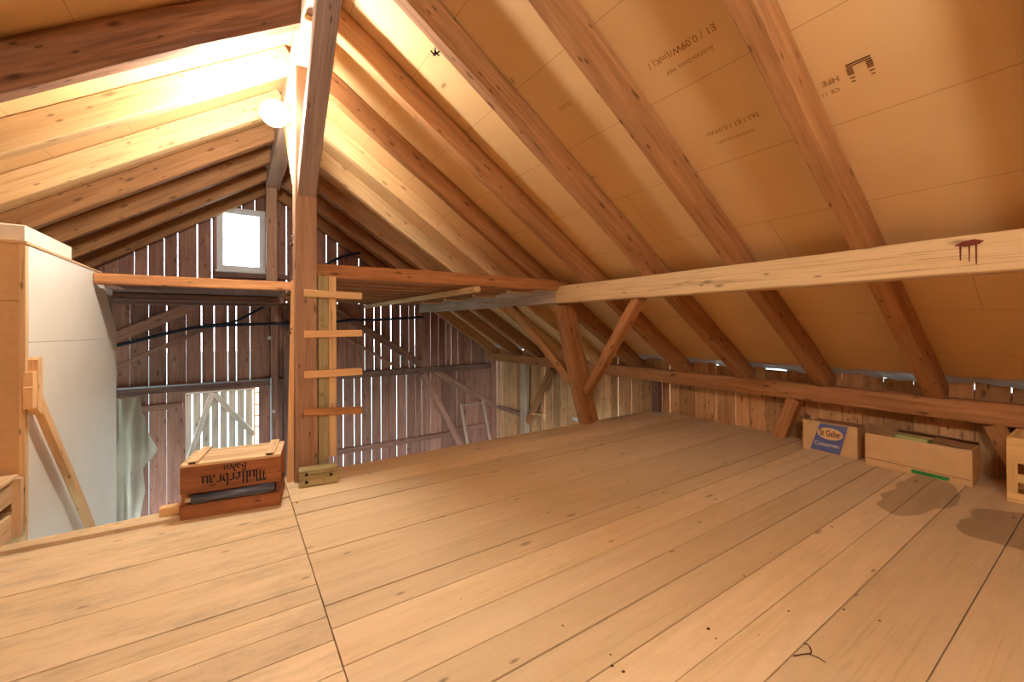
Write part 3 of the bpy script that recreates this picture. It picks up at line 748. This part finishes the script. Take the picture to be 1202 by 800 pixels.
# ------------------------------------------------------------------ boxed-in room on the left
rm = empty('boxed_room', (-1.6, 3.9, ZG), 'boxed-in partition with brown fibreboard front and white side panel', 'partition')
PX, PY0, PY1, PT = -.86, 3.02, 4.864, 1.425
b = MB(); b.box((-1.72, PY0, -.6), (PX-.022, PY0+.02, .05), 2); b.box((-1.72, PY0, .054), (PX-.022, PY0+.02, 1.13), 2); b.box((-1.72, PY0, 1.134), (PX-.022, PY0+.02, PT-.004), 2)
b.build('front_panel', 'mdf', rm)
b = MB(); b.box((PX-.022, PY0-.002, -.6), (PX-.002, PY0+.03, PT-.004), 2); b.build('corner_strip', 'beam', rm)
b = MB()
b.prism([(PX, PY0+.03, .93), (PX, PY1, .905), (PX, PY1, .965), (PX, 4.378, PT-.012), (PX, PY0+.03, PT-.012)], (-.02, 0, 0), (0, 1, 0))
b.prism([(PX, PY0+.03, ZG), (PX, PY1, ZG), (PX, PY1, .903), (PX, PY0+.03, .928)], (-.02, 0, 0), (0, 1, 0))
b.build('side_panel', 'white', rm)
b = MB(); b.box((-1.72, PY0-.008, PT-.012), (PX+.006, 4.38, PT), 0); b.build('top_board', 'mdf', rm)
b = MB(); b.prism([(PX-.024, 4.36, .9), (PX-.024, PY1, .9), (PX-.024, PY1, 1.32), (PX-.024, 4.36, 1.32)], (-.02, 0, 0), (0, 1, 0)); b.build('backing_board', 'greypanel', rm)
sl = MB()
sl.beam((-1.5, 3.385, PT+.044), (-.868, 3.385, PT+.044), .70, .082, cham=.006, seg=.2, jit=.002)
tag(sl.build('insulation_slab', 'styro'), 'pale insulation slab lying on top of the boxed-in partition', 'slab', kind='thing')

# stair rail leaning against the white panel
st = empty('stair_rail', (-.8, 2.95, .6), 'pale timber stair rail slanting down in front of the white panel', 'handrail')
b = MB(); b.beam((-.822, 2.93, .735), (-.822, 4.55, -1.03), .032, .062, up=(0, 1, 1), cham=.004); b.build('rail', 'pale', st)
b = MB(); b.box((-.84, 2.915, .615), (-.808, 2.962, .79), 2); b.build('end_block', 'pale', st)
b = MB(); b.prism([(-.838, 2.963, .60), (-.838, 3.019, .57), (-.838, 3.019, .845), (-.838, 3.007, .858), (-.838, 2.977, .858), (-.838, 2.963, .845)], (.034, 0, 0), (0, 0, 1)); b.build('post_stub', 'pale', st)

# grey cloth hanging behind
b = MB()
prof = [(.24, -.815), (.1, -.80), (-.1, -.75), (-.33, -.655), (-.40, -.70), (-.52, -.79), (-.75, -.765), (-1.0, -.80), (-1.5, -.84)]
def cloth(u, v):
    z = .26-1.75*v
    for (za, xa), (zb, xb) in zip(prof[:-1], prof[1:]):
        if zb <= z <= za: xr = xa+(xb-xa)*(za-z)/(za-zb); break
    else: xr = prof[0][1] if z > prof[0][0] else prof[-1][1]
    x = -1.5+(xr-.05+1.5)*u
    return (x, 5.9+.05*math.sin(x*28+z*2)+.03*math.sin(x*51-z*3), z)
b.grid(cloth, 50, 36)
tag(b.build('tarpaulin', 'tarp'), 'grey cloth tarpaulin hanging behind the white panel near the gable', 'cloth', kind='thing')

# hose, conduit, small fittings
def smooth(pts, n=6):
    P = [V(p) for p in pts]; out = []
    for i in range(len(P)-1):
        a, b_, c, d = P[max(i-1, 0)], P[i], P[i+1], P[min(i+2, len(P)-1)]
        for k in range(n):
            t = k/n; out.append(.5*((2*b_)+(c-a)*t+(2*a-5*b_+4*c-d)*t*t+(3*b_-a-3*c+d)*t**3))
    return out+[P[-1]]
b = MB(); b.tube(smooth([(-1.6, 6.66, .74), (-1.185, 6.66, .79), (-.8, 6.66, .90), (-.427, 6.66, .995), (.05, 6.66, 1.03), (.5, 6.64, 1.045), (1.09, 6.64, 1.055), (1.5, 6.66, 1.10), (1.84, 6.66, 1.10), (2.3, 6.66, 1.13), (2.62, 6.64, 1.15)]), .02)
tag(b.build('hose', 'hose'), 'dark hose sagging across the gable under both galleries', 'hose', kind='thing')
b = MB(); b.tube(smooth([(-.35, 6.62, 1.02), (-.05, 6.62, 1.06), (.2, 6.64, 1.2), (.36, 6.64, 1.31)]), .016)
tag(b.build('hose', 'hose'), 'short dark hose branch curving up to the left gallery', 'hose', kind='thing')
b = MB(); b.tube(smooth([(1.0, 6.55, 1.83), (1.12, 6.55, 1.92), (1.36, 6.55, 2.06), (1.58, 6.54, 2.12)]), .022)
tag(b.build('hose', 'hose'), 'dark hose end slanting up above the tie beam beside the main post', 'hose', kind='thing')
b = MB(); b.tube([(-1.3, 6.69, .273), (.385, 6.69, .268)], .012, 8); b.tube(smooth([(.385, 6.685, .268), (.405, 6.685, .255), (.408, 6.68, .2), (.408, 6.68, -.9)]), .012, 8)
tag(b.build('conduit_pipe', 'conduit'), 'grey conduit pipe along the girt, turning down beside the slatted gate', 'pipe', kind='thing')
for (x, z), lab in (((.39, .845), 'round white insulator on the gable stud above the girt'), ((.43, -.18), 'round white insulator beside the conduit below the girt')):
    b = MB(); b.lathe((x, 6.69, z), [(.022, 0), (.026, .006), (.02, .018), (.012, .022)], (0, -1, 0), 16); tag(b.build('insulator', 'porcelain'), lab, 'insulator', 'insulators on the gable', 'thing')
b = MB(); b.tube(smooth([(.309, 2.99, 1.60), (.296, 2.98, 1.57), (.298, 2.98, 1.54), (.285, 2.98, 1.52), (.295, 2.98, 1.505), (.304, 2.98, 1.53)]), .004, 6)
tag(b.build('wire_hook', 'rust'), 'bent rusty wire hook on the flank of the main post', 'hook', kind='thing')
b = MB(); b.tube(smooth([(.30, 3.0, .99), (.285, 2.99, .975), (.29, 2.985, .955), (.27, 2.985, .95), (.265, 2.985, .93), (.262, 2.985, .9)]), .004, 6)
tag(b.build('wire_hook', 'rust'), 'frayed wire end lower on the flank of the main post', 'hook', kind='thing')

# leaning frame in the far corner
fr = empty('trestle', (3.55, 6.5, ZG), 'narrow grey wooden trestle leaning in the far corner', 'trestle')
b = MB(); b.beam((3.41, 6.3, -1.8), (3.28, 6.55, -.36), .045, .03, up=(0, 1, 0)); b.build('stile', 'grey', fr)
b = MB(); b.beam((3.87, 6.3, -1.8), (3.715, 6.55, -.34), .045, .03, up=(0, 1, 0)); b.build('stile', 'grey', fr)
b = MB(); b.beam((3.30, 6.545, -.40), (3.70, 6.545, -.385), .03, .025); b.build('crossbar', 'grey', fr)

# ------------------------------------------------------------------ lamps
def lamp(loc, mat, label, wall_x=None, top=None, r=.08):
    o = empty('added_fill_lamp' if top else 'wall_lamp', loc, label, 'lamp')
    x, y, z = loc
    ax = (1, 0, 0) if wall_x else (0, 0, 1)
    b = MB(); b.lathe(loc, [(r*math.sin(a)+.0005, -r*math.cos(a)) for a in [math.pi*k/14*.93 for k in range(15)]], ax, 24); b.build('bulb', mat, o)
    if wall_x:
        b = MB(); b.lathe((wall_x-.034, y, z), [(.024, 0), (.03, .012), (.03, .026), (.042, .028), (.042, .0335)], ax, 20); b.build('socket', 'porcelain', o)
    else:
        b = MB(); b.lathe((x, y, z+r*.96), [(.02, 0), (.024, .01), (.024, .05), (.012, .065)], ax, 16); b.build('socket', 'porcelain', o)
        b = MB(); b.tube([(x, y, z+r+.055), (x, y, top)], .004, 6); b.build('cord', 'hose', o)
lamp((.206, 3.02, 2.355), M['bulb'], 'glowing round bulb fixed to the flank of the main post under the ridge', wall_x=.314)
lamp((.3, -.527, 2.2), M['fill_globe'], 'added fill light, large unseen globe hanging behind the viewer under the ridge', top=2.765, r=.15)  # unseen lamp, added as fill from behind the camera

# ------------------------------------------------------------------ brown beer crate, upside down
def frame_at(o, ang):
    c, s_ = math.cos(ang), math.sin(ang)
    return lambda x, y, z: V((o[0]+x*c-y*s_, o[1]+x*s_+y*c, o[2]+z))
class LB(MB):
    """builder in a local frame"""
    def __init__(s, fr): super().__init__(); s.fr = fr
    def lbox(s, lo, hi, axis=0, tone=None):
        n = len(s.v); s.box(lo, hi, axis, tone)
        for i in range(n, len(s.v)): s.v[i] = s.fr(*s.v[i])
    def lpoly(s, fn):
        n = len(s.v); fn(s)
        for i in range(n, len(s.v)): s.v[i] = s.fr(*s.v[i])
CW, CD, CH = .455, .30, .283
bo = (-.243, 2.737, .001); ba = -.155
f = frame_at(bo, ba)
crate = empty('beer_crate', f(CW/2, CD/2, 0), 'brown wooden beer crate with black lettering standing upside down', 'crate')
b = LB(f); b.lbox((0, 0, .132), (CW, .018, CH-.012)); fp = b.build('front_panel', 'crate', crate)
b = LB(f); b.lbox((0, 0, 0), (CW, .018, .073)); b.build('front_panel', 'crate', crate)
b = LB(f); b.lbox((.0, .018, .073), (.028, .04, .132), 2); b.build('corner_block', 'crate', crate)
b = LB(f); b.lbox((CW-.022, .018, .073), (CW, .04, .132), 2); b.build('corner_block', 'crate', crate)
b = LB(f); b.lbox((0, CD-.018, 0), (CW, CD, CH-.012)); b.build('back_panel', 'crate', crate)
for xx in (0, CW-.018):
    b = LB(f); b.lbox((xx, .0185, .0), (xx+.018, CD-.0185, .09), 1); b.lbox((xx, .0185, .13), (xx+.018, CD-.0185, CH-.012), 1); b.build('side_panel', 'crate', crate)
b = LB(f); 
for k in range(5): b.lbox((.0, k*.0605, CH-.012), (CW, k*.0605+.056, CH), 0)
b.build('slats', 'crate_pale', crate)
for xx in (.03, CW-.075):
    b = LB(f); b.lbox((xx, .012, CH), (xx+.045, CD+.012, CH+.012), 1); b.build('batten', 'crate_pale', crate)
    b = LB(f); b.lbox((xx+.006, .004, CH+.0005), (xx+.034, .0118, CH+.007), 0); b.build('metal_clip', 'hole', crate)
b = LB(f); b.lpoly(lambda s: s.tube([(.048, .004, .099), (CW-.03, .004, .110)], .021, 16)); b.build('handle_bar', 'steel', crate)['label'] = 'dark steel bar in the slot'
b = LB(f); b.lpoly(lambda s: s.tube([(.018, .016, .094), (.045, .016, .096)], .013, 10)); b.build('dowel', 'crate_pale', crate)
GL = {
 'M': (1.25, [[(-.15, 1.15), (.05, 1.6), (.22, 1.35), (.2, .25), (-.05, 0)], [(.22, 1.35), (.5, 1.62), (.64, 1.3), (.62, .05)], [(.64, 1.3), (.9, 1.62), (1.06, 1.3), (1.04, .15), (1.22, .02)]]),
 'u': (.72, [[(0, 1), (0, .16), (.22, 0), (.5, .22)], [(.5, 1), (.5, .12), (.64, 0)]]),
 'l': (.32, [[(0, 1.62), (0, .12), (.16, 0)]]),
 'e': (.6, [[(.44, .22), (.2, 0), (0, .2), (0, .8), (.22, 1), (.44, .75), (.06, .48)]]),
 'r': (.55, [[(0, 1), (0, 0)], [(0, .78), (.2, 1), (.4, .86)]]),
 'b': (.68, [[(0, 1.62), (0, .15), (.22, 0), (.48, .2), (.48, .78), (.24, 1), (0, .82)]]),
 'a': (.7, [[(.05, .85), (.25, 1), (.48, .8), (.48, .12), (.62, 0)], [(.48, .58), (.14, .46), (0, .2), (.2, 0), (.48, .22)]]),
 'n': (.7, [[(0, 1), (0, 0)], [(0, .8), (.25, 1), (.5, .8), (.5, .1), (.62, 0)]]),
 'd': (.66, [[(.02, 1.5), (.3, 1.2), (.48, .85), (.48, .2), (.22, 0), (0, .2), (0, .72), (.2, .95), (.46, .75)]]),
 'B': (.9, [[(.1, 1.55), (.1, .05)], [(-.12, 1.35), (.2, 1.62), (.56, 1.42), (.52, 1.02), (.12, .86)], [(.12, .86), (.6, .76), (.64, .26), (.25, 0), (-.1, .12)]]),
}
def black_letters(word, size, dots=()):
    pts, fs = [], []; x = 0; nx, ny = .135*math.cos(math.radians(38)), .125*math.sin(math.radians(38))
    for ch in word:
        two = ch in 'üä'; base = {'ü': 'u', 'ä': 'a'}.get(ch, ch); adv, strokes = GL[base]
        strokes = [list(s_) for s_ in strokes]
        if two: strokes += [[(.08, 1.28), (.08, 1.42)], [(.42, 1.28), (.42, 1.42)]]
        for s_ in strokes:
            for (ax, ay), (bx, by) in zip(s_[:-1], s_[1:]):
                n = len(pts); q4 = [(ax-nx, ay-ny), (ax+nx, ay+ny), (bx+nx, by+ny), (bx-nx, by-ny)]
                ar = sum(q4[i][0]*q4[(i+1) % 4][1]-q4[(i+1) % 4][0]*q4[i][1] for i in range(4))
                if ar < 0: q4 = q4[::-1]
                pts += [((x+px)*size, py*size) for px, py in q4]; fs.append([n, n+1, n+2, n+3])
        x += adv+.12
    w = (x-.12)*size
    return [(px-w/2, py) for px, py in pts], fs
# the lettering is upside down: its "right" is the crate's left
ex = f(-1, 0, 0)-f(0, 0, 0); ey = V((0, 0, -1))
for word, size, zc, xc in (('Müllerbräu', .039, .214, .235), ('Baden', .0255, .261, .238)):
    pts, fs = black_letters(word, size)
    b = MB(); b.flat(pts, fs, f(xc, 0, zc), ex, ey, .0008); 
    o = b.build('lettering', 'ink', fp)
b = MB(); b.beam((-.33, 2.86, .03), (-.247, 2.84, .032), .05, .045, cham=.004); tag(b.build('wood_offcut', 'pale'), 'small pale wood offcut beside the upside-down beer crate', 'offcut', kind='thing')

# ------------------------------------------------------------------ slatted crate at the left edge
def slat_crate(name, x0, x1, y0, y1, h, mat, label, top=True, face='x'):
    o = empty(name, ((x0+x1)/2, (y0+y1)/2, 0), label, 'crate')
    t = .014
    for (a, b_) in ((x0, y0), (x1-.018, y0), (x0, y1-.03), (x1-.018, y1-.03)):
        m = MB(); m.box((a, b_, .001), (a+.03, b_+.03, h-.004), 2); m.build('corner_post', mat, o)
    n = 2; gap = .055; bw = (h-gap*(n-1))/n
    for side in (x0-t, x1-.018-t):
        m = MB()
        for k in range(n): m.box((side, y0+.001, .002+k*(bw+gap)), (side+t, y1, k*(bw+gap)+bw), 1)
        m.build('side_slats', mat, o)
    for side in (y0-t, y1):
        m = MB()
        for k in range(n): m.box((x0, side, .002+k*(bw+gap)), (x1, side+t, k*(bw+gap)+bw), 0)
        m.build('end_slats', mat, o)
    if top:
        m = MB(); w = (x1-x0)/4
        for k in range(4): m.box((x0+k*w+.004, y0, h-.002), (x0+(k+1)*w-.004, y1, h+.012), 1)
        m.build('top_slats', mat, o)
    else:
        m = MB(); w = (x1-x0)/4
        for k in range(4): m.box((x0+k*w+.004, y0, .002), (x0+(k+1)*w-.004, y1, .014), 1)
        m.build('bottom_slats', mat, o)
    return o
slat_crate('slatted_crate', -1.25, -.87, 2.45, 2.985, .285, 'crate_pale', 'slatted pale crate at the left edge in front of the brown partition')

# fruit crate at the right edge: closed end boards with hand slots
fc = empty('fruit_crate', (3.78, .15, 0), 'pale wooden fruit crate with dark hand slots at the right edge', 'crate')
fx, fy0, fy1, fh = 3.605, -.12, .405, .345
b = MB()
b.box((fx, fy0, .002), (fx+.016, fy1, .055), 1); b.box((fx, fy0+.04, .115), (fx+.016, fy1-.04, .162), 1)
b.box((fx, fy0, .222), (fx+.016, fy1, fh), 1)
b.box((fx, fy1-.04, .055), (fx+.016, fy1, .222), 2); b.box((fx, fy0, .055), (fx+.016, fy0+.04, .222), 2)
b.build('slotted_side', 'crate_fruit', fc)
b = MB(); b.box((fx+.016, fy1-.016, .002), (fx+.36, fy1, fh), 0); b.build('end_board', 'crate_fruit', fc)
b = MB(); b.box((fx+.016, fy0, .002), (fx+.36, fy0+.016, fh), 0); b.build('end_board', 'crate_fruit', fc)
b = MB(); b.box((fx+.344, fy0+.016, .002), (fx+.36, fy1-.016, fh), 1); b.build('back_board', 'crate_fruit', fc)
b = MB(); b.box((fx+.016, fy0+.016, .002), (fx+.344, fy1-.016, .016), 1); b.build('bottom_board', 'crate_fruit', fc)
b = MB(); b.box((fx+.016, fy1-.13, fh), (fx+.36, fy1, fh+.012), 0); b.box((fx+.016, fy0, fh), (fx+.36, fy1-.15, fh+.012), 0); b.build('top_boards', 'crate_fruit', fc)

# ------------------------------------------------------------------ cardboard boxes
def sheet(b, p00, p10, p11, p01, th, nu=8, nv=4, warp=.003):
    p00, p10, p11, p01 = map(V, (p00, p10, p11, p01)); nn = (p10-p00).cross(p01-p00).normalized()
    ph = random.uniform(0, 6)
    def fn(u, v, off):
        p = p00.lerp(p10, u).lerp(p01.lerp(p11, u), v)
        return p+nn*(warp*math.sin(u*5+ph)*math.sin(v*3.1)*1.2+off)
    b.grid(lambda u, v: fn(u, v, 0), nu, nv); b.grid(lambda u, v: fn(v, u, -th), nv, nu)
    P = [p00, p10, p11, p01]
    for i in range(4):
        j = (i+1) % 4; n = b.add([P[i], P[j], P[j]-nn*th, P[i]-nn*th], .5); b.face([n, n+3, n+2, n+1], [(0, 0), (0, .01), (.1, .01), (.1, 0)])
def carton(o, x0, x1, y0, y1, h, open_=True):
    t = .004
    for nm, q4 in (('front_panel', ((x0, y1, .002), (x0, y0, .002), (x0, y0, h), (x0, y1, h))),
                   ('back_panel', ((x1, y0, .002), (x1, y1, .002), (x1, y1, h), (x1, y0, h))),
                   ('end_panel', ((x0, y0, .002), (x1, y0, .002), (x1, y0, h), (x0, y0, h))),
                   ('end_panel', ((x1, y1, .002), (x0, y1, .002), (x0, y1, h), (x1, y1, h))),
                   ('bottom_panel', ((x0, y0, .004), (x0, y1, .004), (x1, y1, .004), (x1, y0, .004)))):
        b = MB(); sheet(b, *q4, t); yield nm, b.build(nm, 'card', o)
c1 = empty('cardboard_box', (3.93, 1.31, 0), 'cardboard box with blue printed panel and oval lettering', 'box')
X0, X1, Y0, Y1, HH = 3.80, 3.955, 1.135, 1.488, .235
parts1 = dict(carton(c1, X0, X1, Y0, Y1, HH))
fpn = parts1['front_panel']
def cpt(u, v): return V((X0-.0052, Y1-(Y1-Y0)*u, HH*v))     # u along the face from far to near
b = MB()
n = b.add([cpt(.15, .06), cpt(.7, .04), cpt(.84, .97), cpt(.34, .97)], .5); b.face([n, n+1, n+2, n+3], [(0, 0), (1, 0), (1, 1), (0, 1)]); b.build('blue_print', 'blue', fpn)
b = MB(); cc = V((X0-.0058, Y1-(Y1-Y0)*.525, HH*.66))
ell = [(math.cos(a)*.083, math.sin(a)*.046) for a in [2*math.pi*k/32 for k in range(32)]]
b.flat(ell, [list(range(32))], cc, (0, -1, 0), (0, 0, 1), 0); b.build('oval_print', 'tan', fpn)
pts, fs = text2d('St Galler', .058, .0012); pts = [(x*.66, y*1.15) for x, y in pts]
b = MB(); b.flat(pts, fs, cc+V((-.0006, 0, 0)), (0, -1, 0), (0, 0, 1), 0); b.build('lettering', 'inkbrown', fpn)
pts, fs = text2d('Conserven', .045, .0006); pts = [(x*.82, y) for x, y in pts]
b = MB(); b.flat(pts, fs, V((X0-.0058, Y1-(Y1-Y0)*.46, HH*.29)), (0, -1, 0), (0, 0, 1), 0); b.build('lettering', 'white_ink', fpn)
b = MB(); sheet(b, (X1, Y0+.004, HH), (X1, Y1-.06, HH), (X0+.02, Y1-.07, HH+.012), (X0+.01, Y0+.01, HH+.004), .004, warp=.006); b.build('top_flap', 'card_dark', c1)
b = MB(); sheet(b, (X0+.01, Y1-.002, HH), (X1-.01, Y1-.002, HH), (X1-.03, Y1+.02, HH+.03), (X0+.03, Y1+.02, HH+.025), .004); b.build('top_flap', 'card_dark', c1)

c2 = empty('cardboard_box', (3.88, .81, 0), 'long open cardboard box holding a pale green packet', 'box')
X0, X1, Y0, Y1, HH = 3.735, 3.965, .555, 1.072, .222
parts2 = dict(carton(c2, X0, X1, Y0, Y1, HH)); fpn = parts2['front_panel']
parts2['back_panel']['label'] = 'taller worn back panel'
def cpt(u, v, d=.005): return V((X0-d, Y1-(Y1-Y0)*u, HH*v))
b = MB(); n = b.add([cpt(.47, .05), cpt(.80, .03), cpt(.82, .13), cpt(.47, .155)], .5); b.face([n, n+1, n+2, n+3], [(0, 0)]*4); b.build('green_tape', 'tape', fpn)['label'] = 'green tape remnant'
b = MB(); n = b.add([cpt(.01, .225), cpt(.99, .17), cpt(.99, .185), cpt(.01, .245)], .5); b.face([n, n+1, n+2, n+3], [(0, 0)]*4); b.build('crease', 'card_dark', fpn)
b = MB(); sheet(b, (X0+.004, Y1, HH), (X0+.004, Y1-.15, HH-.002), (X0+.13, Y1-.16, HH+.058), (X0+.12, Y1+.01, HH+.05), .004, warp=.006); b.build('top_flap', 'card_dark', c2)
b = MB(); sheet(b, (X1, Y0, HH), (X1, Y1-.1, HH), (X1-.03, Y1-.1, HH+.03), (X1-.06, Y0, HH+.028), .004, warp=.004); b.build('top_flap', 'card_dark', c2)
b = MB(); sheet(b, (X0+.02, Y0+.004, HH), (X1, Y0+.004, HH), (X1-.01, Y0+.20, HH+.012), (X0+.05, Y0+.17, HH+.018), .004, warp=.008); b.build('top_flap', 'card_dark', c2)
b = MB(); b.beam((X0+.085, Y1-.155, HH-.035), (X0+.075, Y0+.20, HH-.038), .11, .10, (0.1, 0, 1), cham=.004)
tag(b.build('green_packet', 'greenpack'), 'pale green packet lying in the open cardboard box', 'packet', kind='thing')

# ------------------------------------------------------------------ small litter
b = MB(); b.tube(smooth([(.845, .655, .004), (.875, .64, .006), (.905, .63, .004), (.925, .645, .008), (.93, .66, .003)], 5), .0016, 6)
b.tube(smooth([(.89, .636, .005), (.90, .61, .004), (.897, .592, .004)], 4), .0012, 5)
def fl_pt(px, py):
    d = a2+rr*((px-600.5)/486.57)-uu*((py-379.63)/486.57); k = -1/d.z; return d.x*k, d.y*k
x, y = fl_pt(945, 767); dx, dy = x-.89, y-.64
for i in range(len(b.v)): b.v[i] = b.v[i]+V((dx, dy, 0))
tag(b.build('twig', 'twig'), 'curled dry twig lying on the floor boards', 'twig', kind='thing')
LIT = [(831, 738, .006), (873, 676, .005), (925, 717, .005), (990, 715, .005), (1032, 728, .004), (890, 745, .004), (976, 618, .005), (660, 734, .004), (716, 768, .004), (718, 781, .005), (540, 703, .004), (348, 590, .006), (731, 788, .005), (840, 749, .004)]
for k, (px, py, r) in enumerate(LIT):
    x, y = fl_pt(px, py); b = MB()
    b.lathe((x, y, -.0015), [(r*.5, 0), (r, r*.3), (r*.8, r*.6), (r*.25, r*.8)], (0, 0, 1), 7)
    for i in range(len(b.v)): b.v[i].x += random.uniform(-r, r)*.35; b.v[i].y += random.uniform(-r, r)*.35
    tag(b.build('dirt_crumb', 'twig'), 'tiny dark crumb of dirt on the floor boards', 'crumb', 'dirt crumbs scattered on the floor', 'thing')
b = MB(); 
for k in range(5):
    a = k*1.3; b.tube(smooth([(0, 0, 0), (.012*math.cos(a), .012*math.sin(a), -.012), (.028*math.cos(a+.4), .028*math.sin(a+.4), -.008+.004*k)], 4), [.004]*8+[.001], 6)
o_ = b
bug = V((.92, 2.13, zu(.92)-.006))
for i in range(len(o_.v)): o_.v[i] = o_.v[i]+bug
tag(o_.build('dry_leaf_scrap', 'hole'), 'dark scrap hanging on the third right rafter from the camera', 'scrap', kind='thing')

# ------------------------------------------------------------------ outside
b = MB(); b.box((-60, -60, ZG-.1), (60, 60, ZG-.06), 0)
og = b.build('ground_outside', 'ground'); struct(og)
w = bpy.data.worlds.new('sky'); scn.world = w; w.use_nodes = True
nt = w.node_tree; nt.nodes.clear()
wo = nt.nodes.new('ShaderNodeOutputWorld'); bg = nt.nodes.new('ShaderNodeBackground')
tc = nt.nodes.new('ShaderNodeTexCoord'); sx = nt.nodes.new('ShaderNodeSeparateXYZ')
nt.links.new(tc.outputs['Generated'], sx.inputs[0])
rp = ramp(nt, sx.outputs[2], .0, (.86, .93, 1.0), .7, (.5, .7, 1.0))
nt.links.new(rp.outputs[0], bg.inputs[0]); bg.inputs[1].default_value = 12.
nt.links.new(bg.outputs[0], wo.inputs[0])

vs = scn.view_settings
scn.display_settings.display_device = 'sRGB'
vs.view_transform = 'Standard'; vs.look = 'None'; vs.gamma = 1; vs.use_curve_mapping = False
vs.exposure = 0.14
scn.cycles.max_bounces = 10; scn.cycles.diffuse_bounces = 7; scn.cycles.transparent_max_bounces = 12
scn.cycles.use_denoising = True
